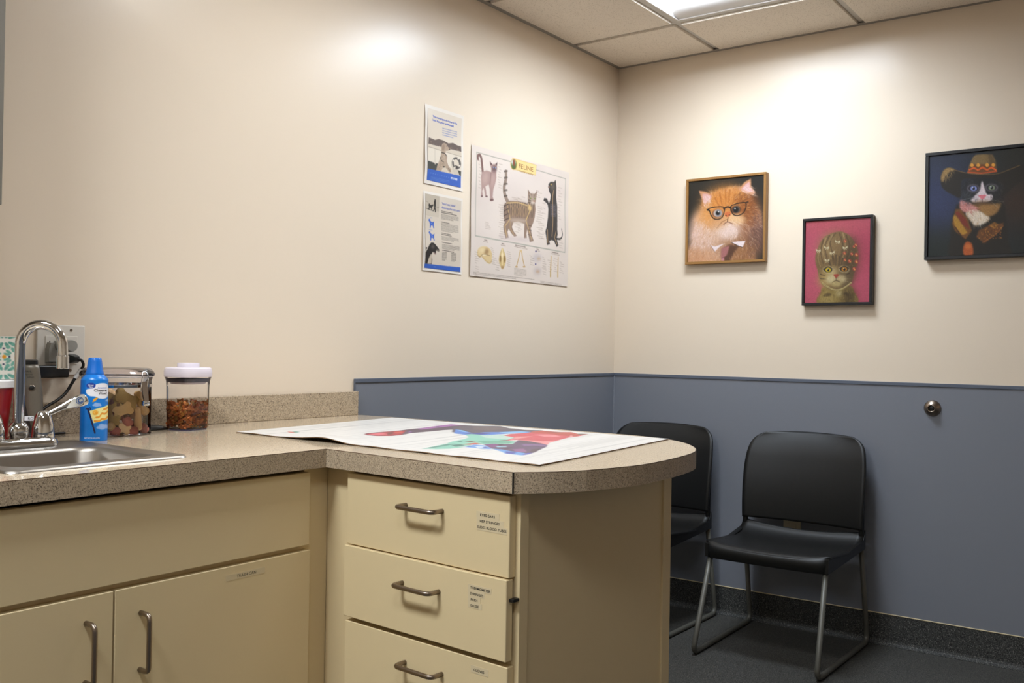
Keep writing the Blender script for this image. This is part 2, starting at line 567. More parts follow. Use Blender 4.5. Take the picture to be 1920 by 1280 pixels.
pull_v(-2.8465, -0.683, 0.532, 0.633, d)
s = obj('label_strip', box(-2.663, -2.569, -0.6834, -0.683, 0.6545, 0.6665), M['sticker'], d, world=True)
obj('lettering', plane_map(text_mesh('TRASH CAN', 0.0085, width=0.047), (-2.638, -0.68355, 0.6575), (1, 0, 0), (0, 0, 1)), M['print_black'], d, world=True)
d = obj('door', box(-3.345, -2.8995, -0.683, -0.6645, 0.115, 0.682, 0.0012), M['cab'], cab, world=True)
pull_v(-2.9495, -0.683, 0.536, 0.637, d)

# ---- drawer cabinet of the peninsula
dc = thing('drawer_cabinet', 'cream peninsula drawer cabinet with bar pulls and paper labels', 'cabinet', (-2.1, -0.93, 0))
BO = 0.034
c1 = pen(0.513, BO, 0); c0 = pen(-0.035, BO, 0)
body = [(c0.x, c0.y), (c1.x, c1.y), (c1.x+0.02, -1.2015), (-1.818, -1.2015), (-1.75, -0.66), (-1.75, -0.03), (-2.355, -0.03), (-2.355, -0.66)]
c2 = pen(0.500, BO+0.05, 0); c3 = pen(0.0535, BO+0.05, 0)
obj('body', join(prism(body, 0.1, 0.842), prism([(c3.x, c3.y), (c2.x, c2.y), (c1.x+0.04, -1.195), (-1.818, -1.195), (-1.75, -0.66), (-1.75, -0.03), (-2.34, -0.03), (-2.34, c3.y)], 0.842, CB), pen_box(-0.035, 0.0535, BO, BO+0.06, 0.842, CB), prism([(p[0]+0.0*0, p[1]) for p in [(c0.x+0.06, c0.y), (c1.x+0.06, c1.y+0.02), (-1.83, -1.18), (-1.77, -0.66), (-1.77, -0.03), (-2.36, -0.03)]], 0, 0.1)), M['cab'], dc, world=True)
obj('front_stile', pen_box(0.5015, 0.5145, BO-0.0015, BO+0.022, 0.0, CB), M['cab'], dc, world=True)
obj('end_stile', box(c1.x+0.003, c1.x+0.024, -1.2085, -1.19, 0.0, CB), M['cab'], dc, world=True)
obj('end_stile', box(-1.851, -1.813, -1.2085, -1.19, 0.0, CB, 0.001), M['cab'], dc, world=True)
obj('end_panel', box(c1.x+0.024, -1.851, -1.2035, -1.195, 0.0, CB), M['cab'], dc, world=True)
def pull_h(u0, u1, z, off, parent):
    p = [tuple(pen(u0, off, z)), tuple(pen(u0, off-0.03, z)), tuple(pen(u1, off-0.03, z)), tuple(pen(u1, off, z))]
    return obj('handle', tube(fillet(p, 0.013, 6), 0.0047, 12), M['nickel'], parent, world=True, smooth=True)
def pen_text(s, size, width, u, z, off, parent):
    return obj('lettering', plane_map(text_mesh(s, size, width=width, bold=size*0.018), tuple(pen(u, off-0.0002, z)), PU, (0, 0, 1)), M['print_black'], parent, world=True)
drawers = [(0.699, 0.8475, 0.014), (0.5485, 0.6965, 0.008), (0.386, 0.5375, 0.014), (0.118, 0.379, 0.014)]
D = []
for z0, z1, off in drawers:
    D.append(obj('drawer', pen_box(0.0535, 0.5035, off, off+0.0185, z0, z1, 0.0012), M['cab'], dc, world=True))
pull_h(0.233, 0.334, 0.8005, 0.014, D[0])
pull_h(0.233, 0.334, 0.647, 0.008, D[1])
pull_h(0.238, 0.340, 0.489, 0.014, D[2])
for u0, u1, z0, z1 in ((0.4225, 0.479, 0.8005, 0.8125), (0.4235, 0.490, 0.789, 0.8005), (0.4237, 0.4985, 0.777, 0.789)):
    obj('label_strip', pen_box(u0, u1, 0.0136, 0.0142, z0, z1), M['sticker'], D[0], world=True)
pen_text('EYES EARS', 0.0066, 0.0366, 0.4323, 0.8037, 0.0136, D[0])
pen_text('HEP SYRINGES', 0.0064, 0.0486, 0.4317, 0.7922, 0.0136, D[0])
pen_text('SLIDES BLOOD TUBES', 0.0066, 0.0722, 0.4246, 0.7810, 0.0136, D[0])
dz = -0.001
for u0, u1, z0, z1 in ((0.410, 0.468, 0.665, 0.6755), (0.410, 0.452, 0.654, 0.665), (0.411, 0.441, 0.643, 0.654), (0.411, 0.4455, 0.632, 0.643)):
    obj('label_strip', pen_box(u0, u1, 0.0076, 0.0082, z0, z1), M['sticker'], D[1], world=True)
pen_text('THERMOMETER', 0.0066, 0.0505, 0.4155, 0.6675, 0.0076, D[1])
pen_text('SYRINGES', 0.0064, 0.0335, 0.4155, 0.6565, 0.0076, D[1])
pen_text('PEDI', 0.0062, 0.0168, 0.4175, 0.6455, 0.0076, D[1])
pen_text('GAUZE', 0.0066, 0.0212, 0.4165, 0.6345, 0.0076, D[1])
obj('label_strip', pen_box(0.4152, 0.459, 0.0136, 0.0142, 0.5105, 0.524), M['sticker'], D[2], world=True)
pen_text('GLOVES', 0.0066, 0.0265, 0.4221, 0.5145, 0.0136, D[2])
obj('slide_tab', pen_box(0.5036, 0.514, 0.0155, BO, 0.6565, 0.6625, 0.0008), M['blackplastic'], D[1], world=True)

# ---- counter top
curve = crom([(-2.339, -1.299, 0), (-2.197, -1.332, 0), (-2.027, -1.327, 0), (-1.882, -1.299, 0), (-1.772, -1.235, 0), (-1.694, -1.155, 0), (-1.652, -1.065, 0), (-1.638, -0.95, 0), (-1.637, -0.848, 0)], 10)
first = crom([(-2.457, -1.218, 0), (-2.405, -1.262, 0), (-2.339, -1.299, 0)], 10)
curve = [p[:2] for p in first[:-1]]+[p[:2] for p in curve]
CX0 = -3.45
outline = [(CX0, -0.001), (CX0, -0.695), (-2.42, -0.697)]+curve+[(-1.641, -0.2), (-1.655, -0.001)]
SKX0, SKX1, SKY0, SKY1 = -3.058, -2.708, -0.628, -0.205           # sink rim
hole = [(p[0], p[1]) for p in rrect(SKX1-SKX0-0.03, SKY1-SKY0-0.03, 0.02, 4, (SKX0+SKX1)/2, (SKY0+SKY1)/2)]
def slab(out, hol, z0, z1):
    bm = bmesh.new()
    loops = []
    for L in (out, hol):
        vs = [bm.verts.new((p[0], p[1], z1)) for p in L]
        es = [bm.edges.new((vs[i], vs[(i+1) % len(vs)])) for i in range(len(vs))]
        loops.append((vs, es))
    r = bmesh.ops.triangle_fill(bm, edges=loops[0][1]+loops[1][1], use_beauty=True, use_dissolve=False)
    top = [f for f in r['geom'] if isinstance(f, bmesh.types.BMFace)]
    for f in top:
        if f.normal.z < 0: f.normal_flip()
    ex = bmesh.ops.extrude_face_region(bm, geom=top)
    for e in ex['geom']:
        if isinstance(e, bmesh.types.BMVert): e.co.z = z0
    bmesh.ops.recalc_face_normals(bm, faces=bm.faces)
    return from_bm(bm)
ct = thing('countertop', 'speckled beige laminate countertop with rounded peninsula end', 'countertop', (-2.4, -0.5, CB))
obj('worktop', slab(outline, hole, CB, K), M['counter'], ct, world=True)
def band(path, off, z0, z1):
    """strip following a 2-D path, off metres outside (to the left-hand of travel is inside)"""
    V, F = [], []
    P = [Vector((p[0], p[1])) for p in path]
    n = len(P)
    for i in range(n):
        tn = (P[min(i+1, n-1)]-P[max(i-1, 0)]).normalized()
        nn = Vector((tn.y, -tn.x))
        q = P[i]+nn*off
        q2 = P[i]+nn*0.0002
        V += [(q.x, q.y, z0), (q.x, q.y, z1), (q2.x, q2.y, z1), (q2.x, q2.y, z0)]
    for i in range(n-1):
        for k in range(4):
            k2 = (k+1) % 4
            F.append((i*4+k, (i+1)*4+k, (i+1)*4+k2, i*4+k2))
    F.append((3, 2, 1, 0)); F.append(((n-1)*4, (n-1)*4+1, (n-1)*4+2, (n-1)*4+3))
    return V, F
segs = [[(CX0, -0.695), (-2.4205, -0.697)], [(-2.4205, -0.697), (-2.457, -1.2175)], curve+[(-1.641, -0.2), (-1.655, -0.004)]]
for sg in segs:
    e = obj('edge_band', band(sg, 0.0012, CB, K-0.0012), M['counter_edge'], ct, world=True, smooth='auto')
    obj('edge_seam', band(sg, 0.0011, K-0.0012, K+0.0001), M['seam'], e, world=True)
obj('corner_seam', box(-2.4590, -2.4570, -1.2198, -1.2172, CB, K), M['dark'], ct, world=True)
tag(obj('backsplash', box(CX0, -1.655, -0.0215, -0.0005, K+0.0002, 0.970, 0.0012), M['counter_edge']), 'low speckled laminate backsplash along the left wall', 'backsplash')

# ---- sink
sk = thing('sink', 'small stainless steel drop-in sink at the left of the counter', 'sink', ((SKX0+SKX1)/2, (SKY0+SKY1)/2, K-0.15))
cx, cy = (SKX0+SKX1)/2, (SKY0+SKY1)/2
bx0, bx1, by0, by1 = -3.018, -2.742, -0.578, -0.335
bcx, bcy = (bx0+bx1)/2, (by0+by1)/2
def ring(w, d, r, x, y, z):
    return [(p[0], p[1], z) for p in rrect(w, d, r, 8, x, y)]
W_, D_ = SKX1-SKX0, SKY1-SKY0
secs = [ring(W_, D_, 0.022, cx, cy, K+0.0004), ring(W_-0.004, D_-0.004, 0.022, cx, cy, K+0.0042), ring(W_-0.010, D_-0.010, 0.02, cx, cy, K+0.0050), ring(W_-0.020, D_-0.020, 0.018, cx, cy, K+0.0030)]
secs += [ring(bx1-bx0+0.008, by1-by0+0.008, 0.05, bcx, bcy, K+0.0028), ring(bx1-bx0, by1-by0, 0.048, bcx, bcy, K+0.0012), ring(bx1-bx0-0.008, by1-by0-0.008, 0.046, bcx, bcy, K-0.006)]
secs += [ring(bx1-bx0-0.022, by1-by0-0.022, 0.045, bcx, bcy, K-0.11), ring(bx1-bx0-0.034, by1-by0-0.034, 0.045, bcx, bcy, K-0.132), ring(bx1-bx0-0.07, by1-by0-0.07, 0.04, bcx, bcy, K-0.145), ring(0.07, 0.07, 0.034, bcx, bcy, K-0.149)]
v, f = loft(secs)
f = f[:-2]
n = len(secs[0])
obj('basin', (v, f), M['steel'], sk, world=True, smooth=True)
obj('drain', lathe([(0.0, -0.1495), (0.02, -0.1492), (0.036, -0.148), (0.04, -0.1465)], 24, (bcx, bcy, K)), M['chrome'], sk, world=True, smooth=True)

# ---- faucet
FX, FY = -2.858, -0.262
fz = K+0.0035
fa = thing('faucet', 'chrome gooseneck faucet with blade handles at the sink', 'faucet', (FX, FY, fz))
pl = [ring(0.158, 0.054, 0.026, 0, 0, 0.0), ring(0.160, 0.056, 0.027, 0, 0, 0.006), ring(0.154, 0.050, 0.024, 0, 0, 0.014), ring(0.138, 0.036, 0.017, 0, 0, 0.019)]
obj('deck_plate', loft(pl), M['chrome'], fa, smooth='auto')
obj('spout_collar', lathe([(0.017, 0.016), (0.019, 0.022), (0.0205, 0.03), (0.0195, 0.04), (0.0155, 0.047), (0.0125, 0.050)], 28), M['chrome'], fa, smooth=True)
dirx, diry = 0.66, -0.751
RB = 0.0415
zs = 0.208
path = [(0, 0, 0.045), (0, 0, 0.12), (0, 0, zs)]
for q in range(1, 17):
    a = math.pi*q/16*1.0
    path.append((dirx*RB*(1-math.cos(a)), diry*RB*(1-math.cos(a)), zs+RB*math.sin(a)*1.03))
path.append((dirx*RB*2.03, diry*RB*2.03, zs-0.020))
sp = obj('spout', tube(path, 0.0103, 18), M['chrome'], fa, smooth='auto')
obj('aerator', lathe([(0.0103, 0.0), (0.0118, -0.001), (0.0120, -0.026), (0.0105, -0.0275), (0.008, -0.0275)], 24, (dirx*RB*2.03, diry*RB*2.03, zs-0.020)), M['chrome'], sp, smooth='auto')
M['hc_blue'] = material('index_blue', rgb(58, 104, 170), 0.4)
M['hc_white'] = material('index_white', rgb(226, 224, 214), 0.4)
def faucet_handle(sx, lever_dir, mark):
    hx = sx*0.0508
    hd = obj('handle', lathe([(0.0215, 0.012), (0.0225, 0.020), (0.0205, 0.040), (0.0165, 0.058), (0.0125, 0.068), (0.0085, 0.0715), (0.0, 0.072)], 28, (hx, 0, 0)), M['chrome'], fa, smooth=True)
    ld = Vector(lever_dir).normalized()
    side = Vector((-ld.y, ld.x, 0)).normalized()
    upv = side.cross(ld)*-1
    if upv.z < 0: upv = -upv
    st = Vector((hx, 0, 0.060))
    L = 0.092
    secs = []
    for t, w, h in ((0.0, 0.006, 0.006), (0.12, 0.0055, 0.0055), (0.4, 0.0065, 0.0045), (0.6, 0.0095, 0.0042), (0.72, 0.0125, 0.004), (0.86, 0.0135, 0.0038), (0.96, 0.0115, 0.0034), (1.0, 0.007, 0.002)):
        c = st+ld*(L*t)+Vector((0, 0, 0.004*math.sin(t*math.pi)))
        ringp = []
        for q in range(14):
            a = 2*math.pi*q/14
            ringp.append(tuple(c+upv*math.cos(a)*w+side*math.sin(a)*h))
        secs.append(ringp)
    lv = obj('lever', loft(secs), M['chrome'], hd, smooth=True)
    if mark:
        # flat index plate with the blue letter on the face towards the room
        nrm = side if side.y < 0 else -side
        c = st+ld*(L*0.78)+Vector((0, 0, 0.003))+nrm*0.0042
        pts = [(-0.026, -0.0035), (-0.012, 0.0055), (0.006, 0.0098), (0.0165, 0.0085), (0.0135, -0.004), (0.004, -0.0095), (-0.010, -0.0085), (-0.023, -0.006)]
        obj('index_plate', ([tuple(c+ld*p[0]+upv*p[1]) for p in pts]+[tuple(c+ld*p[0]+upv*p[1]-nrm*0.002) for p in pts],
            [tuple(range(8))]+[(i, (i+1) % 8, 8+(i+1) % 8, 8+i) for i in range(8)]), M['hc_white'], hd)
        c2 = c+nrm*0.0006
        V, F = [], []
        for q in range(24):
            a = 2*math.pi*q/24
            for r in (0.0075, 0.0062):
                V.append(tuple(c2+ld*(0.003+r*math.cos(a))+upv*r*math.sin(a)))
        for q in range(24):
            q2 = (q+1) % 24
            F.append((2*q, 2*q+1, 2*q2+1, 2*q2))
        obj('index_ring', (V, F), M['hc_blue'], hd)
        tm = text_mesh(mark, 0.0125, 'CENTER', bold=0.0005)
        hor = ld*1.0
        obj('lettering', plane_map(tm, tuple(c2+ld*0.003-upv*0.0044), hor, upv), M['hc_blue'], hd)
    return hd
faucet_handle(1, (0.80, -0.30, 0.36), 'C')
faucet_handle(-1, (-0.80, -0.30, 0.36), None)

# ================================================================== CHAIRS
def make_chair(label, cy):
    """faces -X; local origin on the floor at the wall line"""
    t = thing('stacking_chair', label, 'chair', (0, cy, 0), 0, 'black stacking chairs against the blue-grey wainscot')
    # seat shell
    prof = [(-0.503, 0.346), (-0.508, 0.368), (-0.506, 0.388), (-0.496, 0.401), (-0.478, 0.406), (-0.44, 0.404), (-0.38, 0.399), (-0.31, 0.394), (-0.24, 0.392), (-0.185, 0.396), (-0.15, 0.405), (-0.128, 0.418), (-0.118, 0.432)]
    prof = [p for p in crom([(x, 0, z) for x, z in prof], 3)]
    NY = 21
    V, F = [], []
    for i, (x, _, z) in enumerate(prof):
        t_ = i/(len(prof)-1)
        for j in range(NY):
            s = -1+2*j/(NY-1)
            w = 0.228+0.012*min(1, t_*1.4)
            dish = -0.010*(1-s*s) if 0.2 < t_ else -0.004*(1-s*s)*t_/0.2
            rear = 0.010*max(0, t_-0.75)/0.25*(s*s)
            xx = x-0.010*(1-s*s)*(1 if t_ < 0.3 else 0.2)+0.012*max(0, abs(s)-0.85)/0.15*(1 if t_ < 0.3 else 0)
            V.append((xx, s*w, z+dish+rear))
    n = len(prof)
    nv = len(V)
    V += [(x+(0.006 if k//NY < n*0.25 else 0), y, z-(0.008 if k//NY >= n*0.25 else 0.001)) for k, (x, y, z) in enumerate(V)]
    for i in range(n-1):
        for j in range(NY-1):
            a = i*NY+j
            F.append((a, a+1, a+NY+1, a+NY)); F.append((nv+a, nv+a+NY, nv+a+NY+1, nv+a+1))
    bd = [j for j in range(NY)]+[i*NY+NY-1 for i in range(1, n)]+[(n-1)*NY+j for j in range(NY-2, -1, -1)]+[i*NY for i in range(n-2, 0, -1)]
    for q in range(len(bd)):
        a, b_ = bd[q], bd[(q+1) % len(bd)]
        F.append((a, nv+a, nv+b_, b_))
    obj('seat', (V, F), M['chairblack'], t, smooth=True)
    # side skirts under the seat
    for s in (-1, 1):
        sk_ = loft([[(-0.50, s*0.218, 0.348), (-0.50, s*0.231, 0.348), (-0.50, s*0.231, 0.398), (-0.50, s*0.218, 0.396)],
                    [(-0.30, s*0.222, 0.362), (-0.30, s*0.237, 0.362), (-0.30, s*0.237, 0.390), (-0.30, s*0.222, 0.384)],
                    [(-0.13, s*0.226, 0.376), (-0.13, s*0.243, 0.376), (-0.13, s*0.243, 0.412), (-0.13, s*0.226, 0.408)],
                    [(-0.105, s*0.226, 0.378), (-0.105, s*0.243, 0.378), (-0.105, s*0.243, 0.446), (-0.105, s*0.226, 0.446)]])
        obj('seat_rail', sk_, M['chairblack'], t)
    # backrest
    NZ, NY2 = 44, 31
    V, F = [], []
    for i in range(NZ):
        t_ = i/(NZ-1)
        z = 0.448+(0.792-0.448)*t_
        xc = -0.118+0.062*(t_**1.25)-0.010*math.sin(t_*math.pi)
        # half width narrows at the rounded top corners
        w = 0.238+0.004*math.sin(t_*math.pi)
        if t_ > 0.5:
            k_ = (t_-0.5)/0.5
            w -= 0.020*(k_**2.5)+0.045*(k_**9)
        for j in range(NY2):
            s = -1+2*j/(NY2-1)
            bow = 0.030*(1-abs(s)**2.2)
            top = 0.006*(1-s*s)*max(0, (t_-0.7)/0.3)
            roll = 0.022*max(0, (t_-0.72)/0.28)**2
            V.append((xc+bow-0.018+roll, s*w, z+top))
    nv = len(V)
    V += [(x+0.010, y, z) for x, y, z in V]
    for i in range(NZ-1):
        for j in range(NY2-1):
            a = i*NY2+j
            F.append((a, a+NY2, a+NY2+1, a+1)); F.append((nv+a, nv+a+1, nv+a+NY2+1, nv+a+NY2))
    bd = [j for j in range(NY2)]+[i*NY2+NY2-1 for i in range(1, NZ)]+[(NZ-1)*NY2+j for j in range(NY2-2, -1, -1)]+[i*NY2 for i in range(NZ-2, 0, -1)]
    for q in range(len(bd)):
        a, b_ = bd[q], bd[(q+1) % len(bd)]
        F.append((a, b_, nv+b_, nv+a))
    obj('backrest', (V, F), M['chairblack'], t, smooth=True)
    for s in (-1, 1):
        obj('back_post', tube([(-0.113, s*0.231, 0.385), (-0.118, s*0.231, 0.44), (-0.115, s*0.230, 0.50), (-0.100, s*0.226, 0.60)], 0.0105, 10), M['chairblack'], t, smooth=True)
    # sled frame: one bent tube on each side
    for s in (-1, 1):
        p = fillet([(-0.475, s*0.215, 0.372), (-0.600, s*0.228, 0.0100), (-0.040, s*0.236, 0.0100), (-0.118, s*0.231, 0.385)], 0.04, 7)
        obj('sled_leg', tube(p, 0.0098, 12), M['silver'], t, smooth=True)
    obj('crossbar', tube([(-0.46, -0.214, 0.375), (-0.46, 0.214, 0.375)], 0.008, 10), M['silver'], t, smooth=True)
    obj('crossbar', tube([(-0.16, -0.226, 0.374), (-0.16, 0.226, 0.374)], 0.008, 10), M['silver'], t, smooth=True)
    return t
make_chair('black plastic stacking chair standing free of the counter, fully in view', -0.925)
make_chair('black plastic stacking chair in the corner, half hidden by the counter end', -0.298)

# ================================================================== WALL FITTINGS
# door stop on the right wall
ds = thing('door_stop', 'round brushed metal wall door stop on the blue-grey panel', 'door stop', (-0.004, -1.378, 0.916))
def lathe_x(prof, seg, c):
    v, f = lathe(prof, seg)
    return [(c[0]-p[2], c[1]+p[0], c[2]+p[1]) for p in v], f
obj('flange', lathe_x([(0.0305, 0.0), (0.0305, 0.003), (0.027, 0.008), (0.020, 0.013), (0.016, 0.016)], 32, (0, 0, 0)), M['nickel'], ds, smooth=True)
obj('cup', lathe_x([(0.016, 0.012), (0.0155, 0.022), (0.0135, 0.0245), (0.011, 0.023), (0.0105, 0.017)], 28, (0, 0, 0)), M['nickel'], ds, smooth=True)
obj('rubber_bumper', lathe_x([(0.0108, 0.016), (0.0104, 0.0185), (0.007, 0.0195), (0.0, 0.0198)], 24, (0, 0, 0)), M['blackplastic'], ds, smooth=True)

# wall outlet behind the free-standing chair
wo = thing('wall_outlet', 'ivory wall outlet low behind the free-standing chair', 'outlet', (-0.004, -0.848, 0.372))
obj('plate', box(-0.005, 0, -0.036, 0.036, 0.0, 0.116, 0.0015), M['ivory'], wo)
for z in (0.038, 0.078):
    obj('socket', xf(prism(rrect(0.026, 0.03, 0.011, 5), 0, 0.003), Matrix.Translation((-0.005, 0, z)) @ Matrix.Rotation(math.radians(-90), 4, 'Y')), M['ivory'], wo)

# upper cabinet at the far left edge of the view
M['cabgrey'] = material('cabinet_dark_taupe', rgb(104, 98, 88), 0.5)
wc = thing('wall_cabinet', 'dark taupe wall cabinet at the left edge above the sink', 'cabinet', (-3.3, -0.155, 1.375))
obj('body', box(-3.62, -2.9225, -0.292, -0.001, 1.375, 2.14), M['cabgrey'], wc, world=True)
obj('door', box(-3.270, -2.9235, -0.311, -0.2925, 1.38, 2.135, 0.0012), M['cabgrey'], wc, world=True)
obj('door', box(-3.62, -3.274, -0.311, -0.2925, 1.38, 2.135, 0.0012), M['cabgrey'], wc, world=True)
# ================================================================== PAINTING HELPERS (flat print -> colour attribute)
class Cv:
    """small painter; coordinates are given in the sketch frame spanned by quad (TL, TR, BR, BL)"""
    def __init__(s, w, h, quad, bg):
        s.w, s.h = w, h
        s.a = np.ones((h, w, 3))*np.array(bg)/255.0
        dst = [(0, 0), (w, 0), (w, h), (0, h)]
        A, B = [], []
        for (x, y), (u, v) in zip(quad, dst):
            A.append([x, y, 1, 0, 0, 0, -u*x, -u*y]); B.append(u)
            A.append([0, 0, 0, x, y, 1, -v*x, -v*y]); B.append(v)
        s.Hm = np.append(np.linalg.solve(np.array(A, float), np.array(B, float)), 1).reshape(3, 3)
        q = np.array(quad, float)
        s.k = (w/np.linalg.norm(q[1]-q[0])+h/np.linalg.norm(q[3]-q[0]))/2
    def T(s, p):
        p = np.atleast_2d(np.array(p, float))
        q = np.c_[p, np.ones(len(p))] @ s.Hm.T
        return q[:, :2]/q[:, 2:]
    def _bb(s, x0, y0, x1, y1):
        return max(0, int(x0)), max(0, int(y0)), min(s.w, int(x1)+2), min(s.h, int(y1)+2)
    def _blend(s, bb, m, col):
        x0, y0, x1, y1 = bb
        if x1 <= x0 or y1 <= y0: return
        m = m[..., None]
        s.a[y0:y1, x0:x1] = s.a[y0:y1, x0:x1]*(1-m)+m*np.array(col)/255.0
    def mask(s, pts, soft=0.0):
        q = s.T(pts)
        pad = 2+soft*2
        bb = s._bb(q[:, 0].min()-pad, q[:, 1].min()-pad, q[:, 0].max()+pad, q[:, 1].max()+pad)
        x0, y0, x1, y1 = bb
        if x1 <= x0 or y1 <= y0: return bb, np.zeros((0, 0))
        S = 3
        gx = x0+(np.arange((x1-x0)*S)+0.5)/S
        gy = y0+(np.arange((y1-y0)*S)+0.5)/S
        X, Y = np.meshgrid(gx, gy)
        ins = np.zeros(X.shape, bool)
        n = len(q)
        for i in range(n):
            xa, ya = q[i]; xb, yb = q[(i+1) % n]
            if ya == yb: continue
            ins ^= ((ya > Y) != (yb > Y)) & (X < (xb-xa)*(Y-ya)/(yb-ya)+xa)
        m = ins.reshape(y1-y0, S, x1-x0, S).mean((1, 3))
        if soft > 0: m = s.blur(m, soft)
        return bb, m
    @staticmethod
    def blur(m, sg):
        r = max(1, int(sg*2.5))
        k = np.exp(-0.5*(np.arange(-r, r+1)/sg)**2); k /= k.sum()
        for ax in (0, 1):
            p = np.pad(m, [(r, r) if i == ax else (0, 0) for i in range(2)], mode='edge')
            m = sum(k[i]*(p[i:i+m.shape[0], :] if ax == 0 else p[:, i:i+m.shape[1]]) for i in range(2*r+1))
        return m
    def fill(s, pts, col, soft=0.0, a=1.0, smooth=False):
        if smooth: pts = [p[:2] for p in crom([(x, y, 0) for x, y in pts], 6, True)]
        bb, m = s.mask(pts, soft*s.k)
        if m.size: s._blend(bb, m*a, col)
    def ell(s, x, y, rx, ry, col, rot=0.0, soft=0.15, a=1.0):
        n = 28
        c, sn = math.cos(math.radians(rot)), math.sin(math.radians(rot))
        pts = []
        for i in range(n):
            t = 2*math.pi*i/n
            u, v = rx*math.cos(t), ry*math.sin(t)
            pts.append((x+u*c-v*sn, y+u*sn+v*c))
        s.fill(pts, col, soft*min(rx, ry), a)
    def line(s, pts, w, col, a=1.0, w2=None, smooth=False):
        if smooth: pts = [p[:2] for p in crom([(x, y, 0) for x, y in pts], 5)]
        q = s.T(pts)
        w = w*s.k; w2 = w if w2 is None else w2*s.k
        pad = max(w, w2)+1.5
        bb = s._bb(q[:, 0].min()-pad, q[:, 1].min()-pad, q[:, 0].max()+pad, q[:, 1].max()+pad)
        x0, y0, x1, y1 = bb
        if x1 <= x0 or y1 <= y0: return
        X, Y = np.meshgrid(np.arange(x0, x1)+0.5, np.arange(y0, y1)+0.5)
        m = np.zeros(X.shape)
        n = len(q)-1
        for i in range(n):
            ax, ay = q[i]; dx, dy = q[i+1]-q[i]
            L2 = dx*dx+dy*dy+1e-9
            t = np.clip(((X-ax)*dx+(Y-ay)*dy)/L2, 0, 1)
            d = np.hypot(X-ax-t*dx, Y-ay-t*dy)
            hw = (w+(w2-w)*((i+t)/n))/2
            cov = np.clip(hw+0.5-d, 0, 1)*np.minimum(1, hw*2)
            m = np.maximum(m, cov)
        s._blend(bb, m*a, col)
    def fur(s, pts, n, L, cols, ang, w=3.0, a=0.6, jit=0.35, smooth=True):
        """n short hairs rooted inside pts; ang(x, y) in degrees (0 = right, 90 = down)"""
        if smooth: pts = [p[:2] for p in crom([(x, y, 0) for x, y in pts], 4, True)]
        P = np.array(pts)
        x0, y0 = P.min(0); x1, y1 = P.max(0)
        k = 0
        tries = 0
        while k < n and tries < n*6:
            tries += 1
            x, y = RNG.uniform(x0, x1), RNG.uniform(y0, y1)
            ins = False
            for i in range(len(P)):
                xa, ya = P[i]; xb, yb = P[(i+1) % len(P)]
                if (ya > y) != (yb > y) and x < (xb-xa)*(y-ya)/(yb-ya)+xa: ins = not ins
            if not ins: continue
            k += 1
            t = math.radians(ang(x, y) if callable(ang) else ang)+RNG.normal(0, jit)
            l = L*RNG.uniform(0.6, 1.3)
            c = cols[RNG.integers(len(cols))]
            s.line([(x, y), (x+l*math.cos(t), y+l*math.sin(t))], w, c, a, w*0.3)
    def textlines(s, x0, y0, x1, dy, n, col, slope=0.0, h=2.0, a=0.7, last=0.7, dens=0.8):
        """illegible small print"""
        for i in range(n):
            y = y0+i*dy
            xe = x1 if i < n-1 else x0+(x1-x0)*last
            x = x0
            while x < xe:
                l = min(RNG.uniform(4, 13), xe-x)
                s.line([(x, y+(x-x0)*slope), (x+l, y+(x+l-x0)*slope)], h, col, a*RNG.uniform(0.6, 1))
                x += l+RNG.uniform(2, 4)
    def grain(s, amt, sg=0.0):
        n = RNG.normal(0, 1, (s.h, s.w))
        if sg: n = s.blur(n, sg); n /= n.std()
        s.a = np.clip(s.a*(1+amt*n[..., None]), 0, 1)

def paint_mesh(name, cv, corners, mat, parent, world=True, shape=None):
    """grid of cv.w x cv.h points over the quad corners (TL, TR, BR, BL); colours from cv"""
    w, h = cv.w, cv.h
    tl, tr, br, bl = [np.array(c, float) for c in corners]
    u = np.linspace(0, 1, w)[None, :, None]; v = np.linspace(0, 1, h)[:, None, None]
    P = (tl*(1-u)+tr*u)*(1-v)+(bl*(1-u)+br*u)*v
    if shape is not None: P = shape(P, u[..., 0], v[..., 0])
    P = P.reshape(-1, 3)
    if world and parent is not None:
        inv = np.array(WM[parent.name].inverted())
        P = P @ inv[:3, :3].T+inv[:3, 3]
    me = bpy.data.meshes.new(name)
    i = np.arange((h-1)*w).reshape(h-1, w)[:, :-1].ravel()
    F = np.c_[i, i+w, i+w+1, i+1]
    me.from_pydata(P.tolist(), [], F.tolist())
    at = me.color_attributes.new('Col', 'FLOAT_COLOR', 'POINT')
    c = cv.a.reshape(-1, 3)
    c = np.where(c <= 0.04045, c/12.92, ((c+0.055)/1.055)**2.4)
    at.data.foreach_set('color', np.c_[c, np.ones(len(c))].astype(np.float32).ravel())
    me.materials.append(mat)
    me.polygons.foreach_set('use_smooth', [True]*len(me.polygons))
    me.update()
    o = bpy.data.objects.new(name, me)
    return _reg(o, parent)

